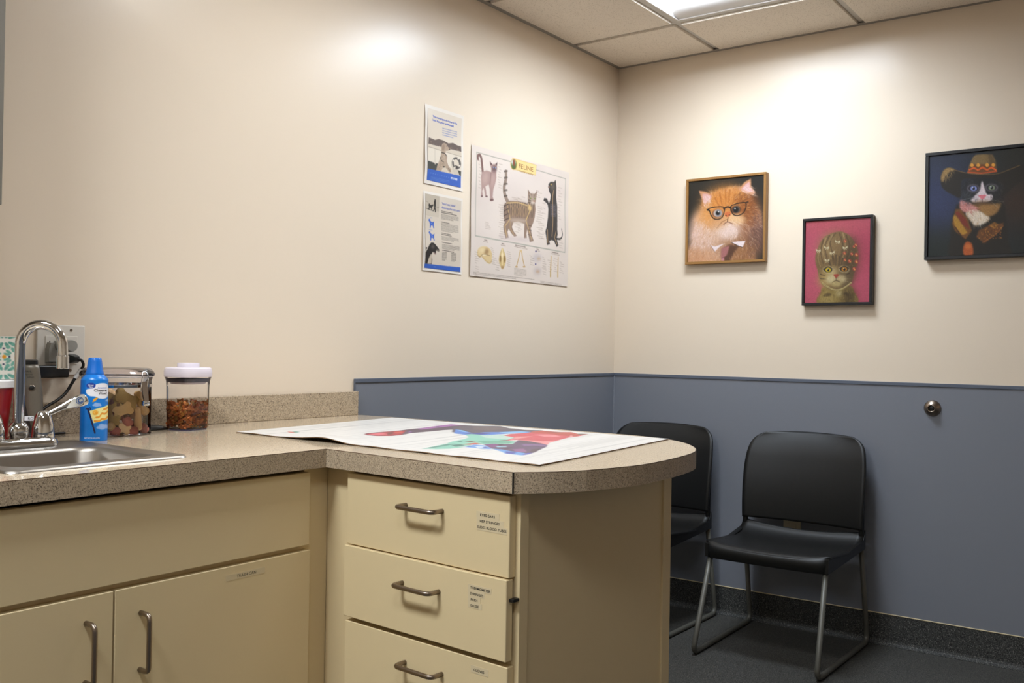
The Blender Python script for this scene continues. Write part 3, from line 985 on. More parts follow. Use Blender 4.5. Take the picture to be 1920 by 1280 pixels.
# ================================================================== FRAMED CAT PICTURES on the right wall
def framed(label, y0, y1, z0, z1, depth, fw, mat, cv, inset=0.006):
    """y0 = left edge (larger y), y1 = right edge; hangs on x=0"""
    t = thing('framed_picture', label, 'picture', (-0.001, (y0+y1)/2, z0), 0, 'framed cat portraits')
    d = -depth
    parts = [box(d, -0.001, y1, y0, z1-fw, z1, 0.001), box(d, -0.001, y1, y0, z0, z0+fw, 0.001),
             box(d, -0.001, y0-fw, y0, z0+fw, z1-fw, 0.001), box(d, -0.001, y1, y1+fw, z0+fw, z1-fw, 0.001)]
    for p in parts: obj('frame_rail', p, mat, t, world=True)
    x = d+inset
    obj('backing', box(x+0.003, -0.002, y1+fw, y0-fw, z0+fw, z1-fw), M['dark'], t, world=True)
    paint_mesh('print', cv, [(x, y0-fw-0.001, z1-fw-0.001), (x, y1+fw+0.001, z1-fw-0.001), (x, y1+fw+0.001, z0+fw+0.001), (x, y0-fw-0.001, z0+fw+0.001)], M['art'], t)
    return t
M['oak'] = material('frame_light_wood', rgb(146, 104, 52), 0.45, bump=(120, 0.2))
M['blackframe'] = material('frame_black', rgb(18, 18, 20), 0.35)

# ---- 1: long-haired ginger cat with glasses
c = Cv(150, 160, [(118, 232), (985, 160), (975, 1118), (105, 1145)], (38, 36, 31))
c.ell(300, 260, 300, 160, (50, 47, 40), soft=0.6, a=0.6)
coat = [(60, 1250), (100, 1040), (165, 930), (150, 850), (190, 740), (185, 660), (240, 590), (262, 520), (270, 440), (330, 380), (440, 335), (560, 300), (690, 288), (780, 330), (850, 420), (880, 500), (935, 580), (955, 680), (960, 780), (940, 900), (900, 1010), (870, 1070), (880, 1250)]
c.fill(coat, (196, 150, 118), 14, 1, True)
c.ell(235, 760, 110, 220, (226, 192, 176), 12, 0.4, 0.95)
c.ell(215, 1050, 150, 130, (205, 156, 120), -20, 0.4, 0.95)
c.ell(560, 830, 330, 220, (222, 190, 170), 0, 0.5, 0.9)
c.ell(820, 760, 150, 240, (150, 104, 84), 8, 0.5, 0.9)
c.ell(900, 900, 90, 200, (92, 66, 62), 8, 0.5, 0.85)
c.ell(540, 480, 270, 190, (206, 134, 62), -6, 0.35, 1)
c.ell(330, 640, 120, 130, (224, 158, 86), 10, 0.5, 0.9)
c.ell(770, 560, 130, 170, (150, 88, 40), -10, 0.5, 0.9)
c.ell(800, 470, 100, 110, (116, 64, 30), -20, 0.5, 0.8)
c.ell(700, 1000, 220, 160, (140, 96, 60), 10, 0.5, 0.85)
c.fur(coat, 700, 70, [(240, 214, 196), (224, 190, 160), (214, 170, 130), (190, 140, 100), (238, 206, 186)], lambda x, y: math.degrees(math.atan2(y-560, (x-540)*0.8)), 6, 0.4)
c.fur([(280, 480), (420, 350), (640, 310), (800, 420), (800, 560), (540, 520), (330, 600)], 420, 55, [(226, 158, 80), (190, 112, 44), (236, 178, 104), (206, 134, 60)], lambda x, y: math.degrees(math.atan2(y-620, x-550)), 6, 0.5)
c.fur([(640, 420), (800, 350), (870, 480), (900, 700), (760, 760), (700, 560)], 200, 55, [(120, 66, 30), (96, 52, 26), (160, 96, 48)], lambda x, y: math.degrees(math.atan2(y-560, x-560)), 6, 0.5)
c.fur([(840, 560), (950, 640), (950, 900), (860, 1080), (780, 1000), (830, 760)], 160, 60, [(110, 76, 66), (80, 56, 52), (150, 112, 96)], 95, 6, 0.5)
c.fur([(150, 900), (200, 680), (300, 700), (420, 850), (360, 960), (170, 980)], 260, 70, [(246, 226, 216), (236, 208, 204), (226, 196, 190)], 100, 6, 0.5)
for x, y, x2, y2 in ((540, 330, 545, 500), (590, 330, 570, 470), (470, 360, 500, 500), (650, 380, 620, 490), (420, 420, 470, 520)):
    c.line([(x, y), (x2, y2)], 20, (156, 88, 36), 0.45, 8)
# ears
c.fill([(232, 332), (300, 342), (385, 378), (372, 450), (300, 500), (268, 430)], (206, 150, 110), 4)
c.fill([(275, 365), (340, 372), (380, 402), (330, 460), (300, 480), (276, 420)], (226, 180, 176), 5)
c.fur([(275, 380), (370, 400), (320, 520), (270, 460)], 50, 60, [(246, 230, 228), (236, 206, 200)], 70, 5, 0.6)
c.fill([(690, 320), (760, 240), (832, 202), (834, 290), (884, 362), (850, 390), (760, 360)], (204, 148, 108), 5)
c.fill([(720, 320), (780, 258), (816, 240), (820, 300), (860, 350), (800, 352)], (224, 180, 184), 5)
c.fur([(720, 330), (820, 270), (870, 370), (800, 390)], 60, 60, [(244, 226, 226), (232, 200, 196)], 20, 5, 0.6)
# muzzle, cheeks
c.ell(600, 640, 120, 60, (222, 170, 110), 10, 0.4, 0.8)
c.ell(570, 780, 130, 90, (236, 214, 206), 0, 0.4, 0.95)
c.ell(480, 700, 80, 70, (214, 164, 116), -30, 0.4, 0.8)
c.ell(670, 660, 100, 55, (232, 194, 150), 15, 0.4, 0.9)
c.fur([(480, 740), (640, 720), (680, 860), (520, 880)], 120, 45, [(250, 236, 232), (226, 200, 196), (240, 220, 214)], 95, 6, 0.5)
c.line([(440, 760), (500, 690), (560, 660)], 8, (130, 80, 40), 0.6)
c.line([(560, 690), (570, 640)], 8, (80, 46, 34), 0.9)
c.line([(520, 720), (560, 690), (620, 712)], 8, (110, 66, 56), 0.8, smooth=True)
c.fill([(532, 590), (570, 574), (606, 588), (590, 622), (560, 634), (538, 622)], (206, 112, 66), 3, 1, True)
c.ell(545, 618, 8, 7, (60, 30, 24)); c.ell(585, 612, 8, 6, (70, 36, 28))
# eyes
c.ell(448, 592, 62, 48, (120, 70, 40), -8, 0.15)
c.ell(452, 590, 50, 42, (206, 190, 180), -8, 0.12); c.ell(456, 590, 36, 36, (126, 136, 150)); c.ell(452, 588, 22, 24, (18, 16, 18)); c.ell(460, 574, 8, 8, (240, 240, 240))
c.ell(660, 552, 56, 44, (90, 52, 30), -8, 0.15)
c.ell(664, 550, 42, 40, (92, 88, 84), -8, 0.12); c.ell(660, 552, 30, 32, (20, 18, 18)); c.ell(650, 540, 8, 8, (220, 220, 220))
# glasses
c.line([(330, 550), (372, 528), (450, 518), (520, 524), (526, 570), (505, 630), (462, 658), (410, 652), (372, 610), (356, 560)], 11, (26, 20, 20), 1, smooth=True)
c.line([(520, 540), (560, 520), (598, 528)], 16, (24, 18, 18), 1, smooth=True)
c.line([(598, 530), (610, 508), (680, 482), (768, 474), (776, 520), (752, 580), (700, 616), (640, 612), (606, 570), (598, 530)], 11, (26, 18, 16), 0.95, smooth=True)
c.line([(330, 550), (350, 556)], 18, (24, 20, 20)); c.line([(770, 474), (800, 466)], 12, (24, 20, 20))
for p in ([(600, 680), (690, 740), (712, 860)], [(620, 680), (720, 760), (760, 850)], [(660, 680), (780, 760), (855, 870)], [(700, 700), (800, 740), (845, 790)], [(480, 720), (400, 790), (365, 840)], [(490, 740), (420, 830), (400, 880)], [(480, 760), (450, 850), (440, 900)]):
    c.line(p, 3.5, (246, 238, 232), 0.8, 1.5, True)
# collar and tie
c.fill([(500, 1000), (580, 950), (700, 960), (640, 1040), (590, 1140), (520, 1140)], (86, 58, 44), 10, 0.9)
c.fill([(495, 985), (590, 960), (560, 1060), (520, 1100), (486, 1090)], (170, 112, 112), 5)
c.fill([(494, 1096), (524, 1092), (530, 1150), (500, 1150)], (196, 136, 146), 3)
c.line([(490, 1100), (540, 1094)], 6, (70, 40, 44), 0.9)
c.fill([(366, 952), (420, 968), (535, 932), (470, 975), (418, 1026)], (238, 226, 232), 2)
c.fill([(606, 918), (700, 912), (772, 908), (738, 980), (690, 962)], (240, 228, 234), 2)
c.line([(366, 952), (418, 1026)], 5, (60, 40, 36), 0.6); c.line([(610, 926), (690, 966), (738, 980)], 6, (30, 22, 22), 0.8)
c.fur([(120, 1000), (420, 1030), (470, 1130), (110, 1140)], 160, 70, [(222, 170, 130), (190, 130, 90), (236, 196, 160)], 110, 6, 0.45)
c.fur([(620, 1030), (860, 960), (860, 1110), (600, 1130)], 130, 60, [(170, 118, 76), (120, 80, 50), (196, 150, 104)], 100, 6, 0.45)
c.grain(0.03)
c.a *= np.array([0.90, 0.87, 0.84])
framed('framed portrait of a ginger long-haired cat wearing glasses', -0.364, -0.726, 1.4905, 1.862, 0.03, 0.0105, M['oak'], c)

# ---- 2: tabby with a tall beehive on pink
c = Cv(122, 162, [(122, 158), (884, 116), (880, 1130), (112, 1134)], (196, 84, 116))
c.ell(250, 400, 260, 300, (206, 96, 126), soft=0.7, a=0.5)
c.ell(300, 900, 260, 260, (226, 112, 142), soft=0.7, a=0.5)
c.ell(800, 520, 200, 320, (176, 62, 92), soft=0.7, a=0.6)
c.ell(780, 900, 130, 200, (214, 96, 132), soft=0.7, a=0.5)
c.ell(500, 200, 420, 90, (196, 92, 106), soft=0.7, a=0.5)
# body
c.fill([(278, 1140), (300, 1020), (330, 940), (480, 980), (650, 930), (700, 1010), (724, 1140)], (150, 126, 72), 6, 1, True)
c.ell(640, 1060, 80, 110, (78, 60, 34), 0, 0.5, 0.9)
c.ell(380, 1080, 90, 70, (186, 164, 106), 0, 0.5, 0.8)
c.ell(380, 1040, 50, 18, (84, 66, 40), -10, 0.4, 0.8); c.ell(620, 1030, 60, 20, (70, 54, 32), 10, 0.4, 0.8)
c.ell(520, 1020, 40, 40, (214, 200, 160), 0, 0.5, 0.8)
c.fur([(290, 1130), (320, 960), (660, 940), (710, 1130)], 200, 45, [(190, 168, 112), (120, 98, 56), (160, 136, 82), (90, 70, 40)], 95, 6, 0.45)
# hair and head
head = [(236, 620), (246, 540), (270, 470), (320, 370), (400, 312), (500, 282), (560, 286), (640, 330), (690, 400), (728, 480), (746, 570), (740, 640), (712, 720), (690, 800), (668, 880), (600, 950), (500, 985), (400, 970), (330, 930), (290, 860), (262, 740)]
c.fill(head, (132, 106, 72), 4, 1, True)
c.ell(380, 450, 100, 150, (166, 138, 100), 20, 0.5, 0.9)
c.ell(650, 620, 90, 280, (84, 64, 42), 4, 0.5, 0.9)
c.ell(500, 420, 120, 130, (140, 112, 78), 0, 0.5, 0.8)
for p in ([(330, 380), (300, 520), (330, 660)], [(400, 330), (350, 470), (390, 640), (430, 700)], [(470, 300), (410, 400), (440, 540), (470, 680)], [(520, 300), (560, 450), (530, 620), (520, 690)], [(600, 330), (640, 460), (600, 640)]):
    c.line(p, 20, (84, 62, 42), 0.6, 10, True)
for p in ([(360, 360), (322, 500), (360, 650)], [(440, 320), (385, 450), (410, 600)], [(560, 300), (590, 440), (560, 600)], [(290, 480), (270, 600), (300, 700)]):
    c.line(p, 14, (190, 162, 124), 0.6, 6, True)
c.fur(head, 330, 40, [(170, 144, 104), (104, 82, 54), (196, 170, 130), (80, 62, 40)], lambda x, y: 100+(x-500)*0.06, 5, 0.4)
# face
c.ell(360, 850, 90, 110, (186, 158, 104), 10, 0.4, 0.9)
c.ell(590, 840, 90, 100, (110, 92, 66), -10, 0.4, 0.8)
c.ell(440, 790, 60, 90, (206, 184, 140), 10, 0.4, 0.8)
for x0, y0, x1, y1 in ((480, 560, 480, 690), (440, 580, 450, 680), (520, 580, 510, 690), (560, 600, 540, 690), (400, 620, 420, 690), (300, 790, 360, 810), (300, 840, 370, 850), (640, 780, 600, 800)):
    c.line([(x0, y0), (x1, y1)], 14, (62, 48, 36), 0.7, 5)
for ex, ey, f in ((388, 738, (222, 196, 40)), (578, 732, (196, 128, 34))):
    c.ell(ex, ey, 62, 40, (220, 204, 168), 4, 0.2, 0.9); c.ell(ex, ey, 50, 31, (38, 28, 20), 4, 0.12); c.ell(ex+2, ey, 34, 27, f, 0, 0.12); c.ell(ex+4, ey+2, 13, 16, (16, 12, 10)); c.ell(ex-4, ey-10, 6, 5, (250, 250, 240))
    c.line([(ex-56, ey-8), (ex, ey-36), (ex+54, ey-10)], 8, (36, 26, 20), 0.9, smooth=True)
c.ell(430, 850, 66, 50, (220, 204, 168), -10, 0.35, 0.95); c.ell(545, 848, 60, 48, (206, 186, 150), 10, 0.35, 0.95)
c.ell(490, 905, 60, 36, (200, 180, 130), 0, 0.35, 0.9)
c.fill([(452, 796), (484, 788), (518, 796), (496, 830), (484, 836), (472, 828)], (176, 74, 62), 2, 1, True)
c.line([(484, 836), (484, 868)], 6, (60, 40, 30)); c.line([(440, 886), (484, 868), (530, 884)], 7, (66, 46, 34), 0.9, smooth=True)
for p in ([(400, 850), (300, 840)], [(400, 866), (290, 880)], [(420, 880), (330, 920)], [(560, 850), (660, 850)], [(560, 866), (660, 890)], [(410, 830), (440, 836)], [(420, 850), (444, 852)]):
    c.line(p, 3, (226, 214, 186), 0.7)
# bows and pearls
def bow(x, y, col, rot=0, k=1.0):
    for sx in (-1, 1):
        c.fill([(x, y), (x+sx*30*k, y-20*k+rot*sx), (x+sx*26*k, y+14*k+rot*sx)], col, 1)
    c.ell(x, y, 8*k, 8*k, (150, 110, 90))
    c.line([(x, y), (x-12, y+24)], 6, col); c.line([(x, y), (x+14, y+24)], 6, col)
for x, y, r in ((272, 506, 3), (368, 472, 4), (498, 402, 4), (436, 534, -8), (376, 622, 0), (588, 474, -4)): bow(x, y, (226, 216, 190), r)
for x, y, k2 in ((586, 396, 1), (714, 442, 1), (690, 462, 0.8), (582, 540, 1), (666, 550, 0.9), (722, 560, 1.2), (586, 620, 0.9), (642, 636, 1.1), (722, 642, 1.2), (696, 728, 1.1)):
    c.ell(x, y, 18*k2, 20*k2, (176, 62, 58)); c.ell(x-4, y-5, 8*k2, 8*k2, (226, 150, 110)); c.ell(x+6, y+8, 7*k2, 7*k2, (232, 180, 90))
for q in range(22):
    t = q/21
    x = 325+t*335; y = 895+85*math.sin(math.pi*t*0.98+0.03)
    c.ell(x, y, 9, 9, (226, 212, 160)); c.ell(x+2, y+3, 6, 5, (150, 128, 80))
c.line([(152, 1080), (165, 1092), (178, 1080), (190, 1090), (206, 1084), (228, 1090)], 3.5, (110, 50, 60), 0.8, smooth=True)
c.grain(0.025, 0.6)
c.a *= np.array([0.80, 0.78, 0.70])
framed('small framed painting of a tabby cat with bows on pink', -0.882, -1.158, 1.306, 1.656, 0.03, 0.0105, M['blackframe'], c)

# ---- 3: cat in a wide-brimmed hat (the picture runs on past the right edge of the view)
c = Cv(176, 190, [(150, 212), (1210, 122), (1204, 1108), (152, 1132)], (30, 33, 31))
c.ell(330, 560, 300, 420, (40, 48, 78), 0, 0.7, 0.9)
c.ell(300, 640, 150, 240, (46, 54, 92), 0, 0.7, 0.7)
c.ell(960, 640, 200, 240, (70, 40, 22), 0, 0.7, 0.9)
c.ell(1000, 230, 260, 130, (44, 40, 30), 0, 0.7, 0.7)
c.ell(300, 1050, 260, 140, (26, 32, 26), 0, 0.7, 0.8)
# body
c.fill([(385, 1150), (360, 960), (366, 840), (400, 710), (470, 640), (820, 640), (880, 800), (900, 1000), (900, 1150)], (34, 28, 20), 8, 1, True)
c.fill([(404, 700), (372, 830), (400, 900), (500, 980), (560, 900), (520, 790), (450, 700)], (110, 68, 24), 5)
c.fill([(380, 780), (400, 860), (470, 940), (520, 920), (440, 800), (396, 750)], (176, 128, 42), 4, 0.9)
c.fill([(400, 730), (470, 840), (540, 890), (500, 790), (430, 720)], (120, 42, 26), 4, 0.9)
c.fill([(620, 900), (700, 860), (860, 830), (830, 900), (680, 1020), (600, 960)], (104, 62, 26), 5)
c.fill([(720, 850), (770, 820), (810, 850), (760, 890)], (140, 92, 36), 4, 0.9)
c.line([(400, 860), (470, 960), (530, 1000)], 8, (60, 34, 16)); c.line([(660, 1010), (780, 940), (850, 860)], 8, (150, 88, 44), 0.8)
for q in range(120):
    x, y = RNG.uniform(610, 840), RNG.uniform(840, 980)
    if y > 1560-x*0.9-60 and y < 1100-(x-600)*0.55+40: c.ell(x, y, 5, 5, [(190, 130, 50), (80, 44, 20), (150, 80, 30)][RNG.integers(3)], 0, 0.3, 0.8)
c.fill([(480, 1050), (510, 1000), (560, 1020), (570, 1120), (490, 1120)], (176, 84, 34), 6, 1, True)
c.ell(525, 1045, 26, 20, (206, 112, 54), 0, 0.4, 0.9)
# head
c.ell(650, 520, 205, 150, (28, 27, 28), 0, 0.2)
c.ell(520, 590, 70, 60, (52, 54, 56), 0, 0.4, 0.9)
c.fill([(648, 445), (676, 520), (700, 570), (745, 570), (745, 615), (690, 640), (600, 645), (545, 625), (590, 570), (628, 530)], (222, 204, 206), 4, 1, True)
c.ell(650, 690, 130, 60, (120, 84, 44), 0, 0.4, 0.95)
c.fill([(450, 620), (520, 650), (590, 680), (600, 720), (520, 740), (450, 700)], (206, 136, 128), 8, 0.95, True)
c.fill([(500, 740), (590, 710), (700, 760), (720, 800), (660, 840), (590, 850), (540, 800)], (224, 206, 184), 8, 1, True)
c.fill([(620, 680), (760, 660), (830, 650), (790, 740), (700, 770)], (160, 116, 64), 8, 0.9, True)
c.fur([(500, 740), (600, 700), (720, 780), (600, 850)], 110, 50, [(240, 226, 208), (206, 184, 158), (180, 140, 100)], 80, 6, 0.5)
c.fur([(450, 620), (600, 680), (560, 740), (450, 700)], 60, 50, [(226, 166, 160), (180, 100, 90)], 30, 6, 0.5)
c.fur([(460, 450), (600, 440), (600, 640), (470, 640)], 110, 45, [(60, 62, 74), (20, 20, 22), (84, 88, 104)], 110, 5, 0.5)
c.fur([(700, 460), (840, 460), (840, 640), (750, 640)], 110, 45, [(50, 48, 46), (18, 18, 18), (76, 70, 60)], 70, 5, 0.5)
for ex, ey, f in ((568, 512, (130, 140, 200)), (738, 508, (128, 138, 112))):
    c.ell(ex, ey, 58, 34, (130, 116, 130), 4, 0.25, 0.9); c.ell(ex, ey, 46, 27, (16, 14, 18), 4, 0.12); c.ell(ex+2, ey+1, 32, 24, f); c.ell(ex+3, ey+1, 12, 15, (10, 10, 12)); c.ell(ex-6, ey-8, 6, 5, (240, 240, 250))
c.fill([(616, 578), (652, 572), (690, 576), (670, 606), (652, 616), (634, 602)], (222, 120, 130), 2, 1, True)
c.line([(652, 616), (652, 640)], 6, (80, 50, 50)); c.line([(560, 650), (652, 640), (740, 648)], 7, (70, 48, 40), 0.8, smooth=True)
for p in ([(560, 600), (450, 620)], [(560, 615), (460, 660)], [(740, 640), (800, 690)], [(730, 620), (860, 640)]):
    c.line(p, 3, (220, 214, 206), 0.6)
# hat
c.fill([(262, 430), (272, 370), (300, 330), (345, 318), (400, 338), (470, 362), (560, 382), (700, 388), (820, 372), (900, 340), (960, 310), (1020, 302), (1060, 330), (1070, 400), (1020, 450), (950, 500), (880, 560), (830, 590), (850, 480), (700, 420), (560, 420), (460, 440), (450, 590), (380, 570), (310, 530), (272, 490)], (36, 30, 22), 4, 1, True)
c.fill([(262, 420), (272, 370), (300, 330), (345, 318), (400, 340), (360, 350), (310, 390), (280, 450)], (150, 118, 70), 5, 1, True)
c.fur([(270, 400), (350, 330), (400, 350), (300, 440)], 50, 40, [(180, 146, 92), (110, 82, 46)], 80, 5, 0.6)
c.line([(400, 344), (520, 372), (680, 386), (800, 378), (900, 344), (1000, 306)], 8, (112, 84, 46), 0.9, smooth=True)
c.fill([(508, 368), (530, 290), (560, 225), (585, 204), (660, 198), (745, 204), (768, 250), (778, 300), (784, 360), (700, 380), (600, 380)], (128, 102, 62), 4)
c.fill([(700, 200), (745, 204), (770, 260), (784, 360), (730, 372)], (90, 70, 42), 10, 0.8)
c.fill([(516, 360), (530, 300), (560, 290), (770, 290), (782, 360), (640, 374)], (110, 66, 28), 3)
c.line([(530, 340), (570, 322), (610, 345), (650, 318), (695, 345), (735, 320), (775, 345)], 15, (222, 96, 34))
for x in (552, 610, 694, 752): c.fill([(x-22, 300), (x, 276), (x+22, 300), (x, 318)], (226, 156, 60), 1)
c.line([(516, 362), (640, 374), (782, 358)], 12, (190, 78, 30))
c.grain(0.05)
c.a *= 0.92
framed('large black-framed portrait of a cat in a wide-brimmed hat', -1.3475, -1.745, 1.4705, 1.8715, 0.035, 0.012, M['blackframe'], c)
# ================================================================== POSTERS on the left wall
M['laminate'] = clear_plastic('laminate_film', (0.97, 0.97, 0.97, 1), 0.02, 0.15)
M['paper'] = material('poster_paper_white', rgb(226, 220, 214), 0.35)
def poster(label, x0, x1, z0, z1, cv, curl, border):
    t = thing('poster', label, 'poster', ((x0+x1)/2, -0.002, z0), 0, 'posters on the cream wall above the peninsula')
    def shp(P, u, v):
        # edges lift a little off the wall, taped at the top corners
        off = 0.0022+curl*(0.5-0.5*np.cos(np.pi*v))*0.7+curl*0.8*(1-u)**3*np.sin(np.pi*np.clip(v, 0, 1))+0.0012*np.sin(3.1*np.pi*v+2*u)
        P = P.copy(); P[..., 1] = -off
        return P
    plain = Cv(16, 22, [(0, 0), (1, 0), (1, 1), (0, 1)], (226, 216, 204))
    b = border
    if b:
        paint_mesh('laminate_border', plain, [(x0-b, 0, z1+b), (x1+b, 0, z1+b), (x1+b, 0, z0-b), (x0-b, 0, z0-b)], M['art_paper'], t,
               shape=lambda P, u, v: shp(P, u, v)+np.array([0, 0.0012, 0]))
    paint_mesh('print', cv, [(x0, 0, z1), (x1, 0, z1), (x1, 0, z0), (x0, 0, z0)], M['art_paper'], t, shape=shp)
    return t, shp
def drape(vf, ext, shp):
    """lay flat lettering on the slightly curled sheet"""
    x0, x1, z0, z1 = ext
    P = np.array(vf[0], float)
    u = (P[:, 0]-x0)/(x1-x0); v = (z1-P[:, 2])/(z1-z0)
    Q = shp(P[:, None, :], u[:, None], v[:, None])[:, 0]
    Q[:, 1] -= 0.0004
    return [tuple(q) for q in Q], vf[1]
def wall_text(t, s, size, width, x, z, ext, mat, align='LEFT', bold=0.0):
    return obj('lettering', drape(plane_map(text_mesh(s, size, align, width, bold), (x, 0, z), (1, 0, 0), (0, 0, 1)), ext, sh), mat, t, world=True)

# ---- dog flyer (QR code left out)
c = Cv(124, 160, [(145, 65), (590, 207), (582, 1170), (130, 1065)], (216, 208, 198))
c.fill([(140, 55), (600, 200), (590, 620), (150, 490)], (224, 216, 205), 4)
c.fill([(150, 560), (600, 680), (590, 1000), (130, 900)], (214, 205, 192), 3)
c.fill([(155, 470), (240, 505), (290, 492), (350, 510), (420, 552), (480, 545), (540, 580), (602, 598), (602, 670), (150, 560)], (104, 92, 90), 2)
c.fur([(155, 520), (600, 640), (600, 668), (150, 560)], 60, 14, [(196, 176, 150), (80, 68, 66), (150, 130, 110)], 90, 6, 0.7, smooth=False)
c.line([(150, 600), (600, 740)], 5, (150, 140, 130), 0.9)
c.fill([(150, 610), (600, 745), (590, 940), (140, 800)], (226, 220, 210), 2)
c.line([(236, 640), (230, 850)], 6, (190, 182, 172))
c.fill([(135, 795), (220, 822), (232, 850), (250, 830), (290, 840), (260, 940), (130, 910)], (66, 70, 70), 2)
c.fill([(440, 780), (520, 900), (582, 1010), (500, 1000), (450, 870)], (206, 198, 186), 2)
c.fill([(535, 920), (584, 940), (584, 1010), (560, 990)], (60, 62, 58), 2)
# life ring
c.ell(518, 826, 58, 86, (96, 92, 92), -10, 0.05); c.ell(516, 830, 34, 58, (220, 212, 200), -10, 0.05)
for a_ in (30, 120, 210, 300):
    c.ell(518+46*math.cos(math.radians(a_)), 826+72*math.sin(math.radians(a_)), 12, 14, (226, 220, 210))
c.fill([(500, 850), (540, 870), (530, 905), (505, 880)], (60, 56, 56), 2)
# dog
c.fill([(246, 935), (262, 860), (300, 760), (318, 690), (326, 600), (336, 560), (365, 545), (392, 560), (412, 600), (440, 628), (430, 646), (398, 656), (380, 655), (376, 690), (396, 740), (390, 800), (410, 860), (446, 910), (440, 950), (424, 956), (396, 915), (360, 870), (330, 900), (312, 960)], (176, 158, 142), 2, 1, False)
c.ell(350, 610, 18, 46, (150, 130, 116), 8, 0.3, 0.9); c.ell(395, 590, 5, 6, (40, 30, 30)); c.ell(432, 634, 9, 8, (50, 40, 40))
c.fur([(260, 920), (320, 700), (380, 700), (380, 800), (300, 940)], 60, 40, [(206, 190, 172), (140, 122, 108)], 110, 7, 0.5)
c.line([(324, 680), (360, 690), (392, 728)], 9, (40, 38, 40), 1, smooth=True); c.line([(304, 745), (320, 790), (345, 810)], 8, (44, 42, 44), 1, smooth=True)
c.ell(350, 878, 14, 10, (50, 44, 44)); c.line([(410, 900), (440, 940)], 12, (120, 104, 92), 0.8)
# blue footer
c.fill([(130, 902), (590, 1004), (584, 1180), (124, 1070)], (50, 98, 196))
c.textlines(180, 1020, 430, 17, 3, (130, 165, 226), 0.22, 4, 0.7)
for q in range(9): c.ell(180+q*30, 965+q*7.5, 4, 6, (140, 175, 232), 0, 0.2, 0.8)
c.fill([(446, 1018), (534, 1040), (532, 1068), (446, 1046)], (232, 236, 244))
c.textlines(456, 1034, 526, 9, 2, (70, 110, 200), 0.25, 5, 0.9)
c.textlines(340, 345, 530, 30, 4, (120, 138, 200), 0.25, 9, 0.75, last=0.75)
c.a *= np.array([0.96, 0.93, 0.89])
po, sh = poster('upper flyer with a pale dog on a boat and blue footer', -1.325, -1.137, 1.6975, 1.9495, c, 0.004, 0.0125)
wall_text(po, 'The worst type of cancer is the', 0.0105, 0.136, -1.299, 1.922, (-1.325, -1.137, 1.6975, 1.9495), M['print_blue'], bold=0.0002)
wall_text(po, 'kind that goes undetected.', 0.0105, 0.119, -1.299, 1.9095, (-1.325, -1.137, 1.6975, 1.9495), M['print_blue'], bold=0.0002)

# ---- second flyer
c = Cv(124, 160, [(110, 72), (625, 175), (606, 1186), (78, 1120)], (214, 206, 196))
c.fill([(112, 72), (312, 112), (296, 405), (96, 372)], (186, 178, 166), 1)
c.fill([(108, 285), (300, 330), (296, 405), (96, 372)], (204, 196, 184), 2)
c.line([(108, 280), (220, 320)], 6, (60, 56, 54)); c.line([(110, 180), (150, 200)], 4, (120, 112, 104)); c.line([(250, 258), (300, 272)], 4, (110, 104, 98))
c.fill([(228, 200), (240, 160), (252, 152), (258, 175), (256, 240), (250, 270), (258, 335), (244, 340), (238, 290), (222, 325), (216, 318), (232, 270)], (34, 32, 34), 1)
c.fill([(150, 240), (158, 212), (168, 218), (180, 238), (208, 232), (222, 226), (220, 246), (202, 262), (198, 305), (190, 305), (186, 275), (165, 275), (160, 300), (145, 298), (156, 262)], (36, 36, 38), 1)
def dogshape(y):
    c.fill([(146, y+18), (152, y), (168, y-4), (176, y+24), (196, y+44), (222, y+40), (232, y+26), (226, y+60), (222, y+110), (234, y+125), (216, y+128), (208, y+92), (184, y+92), (178, y+126), (164, y+126), (168, y+70), (158, y+34)], (56, 98, 200), 1.5)
    c.line([(186, y+60), (206, y+70)], 6, (140, 170, 230), 0.8)
dogshape(430); dogshape(603)
c.textlines(175, 412, 212, 8, 1, (90, 120, 200), 0.1, 7); c.textlines(152, 578, 228, 8, 1, (90, 120, 200), 0.15, 7)
c.fill([(98, 822), (120, 830), (110, 850), (94, 862)], (50, 50, 52), 1)
c.fill([(88, 1060), (92, 900), (120, 850), (150, 790), (180, 758), (215, 765), (240, 790), (262, 818), (292, 862), (290, 890), (262, 880), (240, 872), (246, 930), (222, 925), (196, 890), (176, 930), (190, 1000), (184, 1068)], (34, 34, 36), 2)
c.fill([(140, 980), (170, 920), (186, 950), (180, 1060), (120, 1060)], (196, 186, 172), 3)
c.ell(200, 820, 26, 30, (86, 82, 82), 0, 0.4, 0.9); c.fill([(250, 850), (292, 866), (288, 892), (260, 880)], (120, 112, 106), 2); c.fill([(200, 890), (240, 910), (232, 930), (212, 920)], (150, 130, 124), 1)
for y, n, l in ((365, 5, 250), (490, 8, 245), (672, 4, 240), (785, 5, 250)):
    c.textlines(335, y, 335+l, 15, n, (104, 98, 94), 0.17, 5.5, 0.75)
for y, l in ((318, 160), (338, 225), (470, 120), (625, 125), (645, 140), (755, 145), (868, 170)):
    c.textlines(335, y, 335+l, 10, 1, (56, 52, 50), 0.19, 7.5, 0.9, last=1)
c.textlines(335, 896, 400, 16, 8, (80, 76, 72), 0.12, 6, 0.8); c.textlines(470, 912, 540, 16, 8, (80, 76, 72), 0.12, 6, 0.8)
c.fill([(80, 1058), (612, 1118), (612, 1190), (70, 1128)], (50, 98, 196))
c.textlines(212, 1105, 265, 8, 1, (150, 180, 232), 0.1, 7)
c.a *= np.array([0.96, 0.93, 0.89])
po, sh = poster('lower flyer with small dog pictures and columns of text', -1.330, -1.131, 1.3905, 1.6500, c, 0.004, 0.009)
wall_text(po, 'Your best friend', 0.0125, 0.075, -1.2415, 1.6225, (-1.330, -1.131, 1.3905, 1.6500), M['print_blue'])
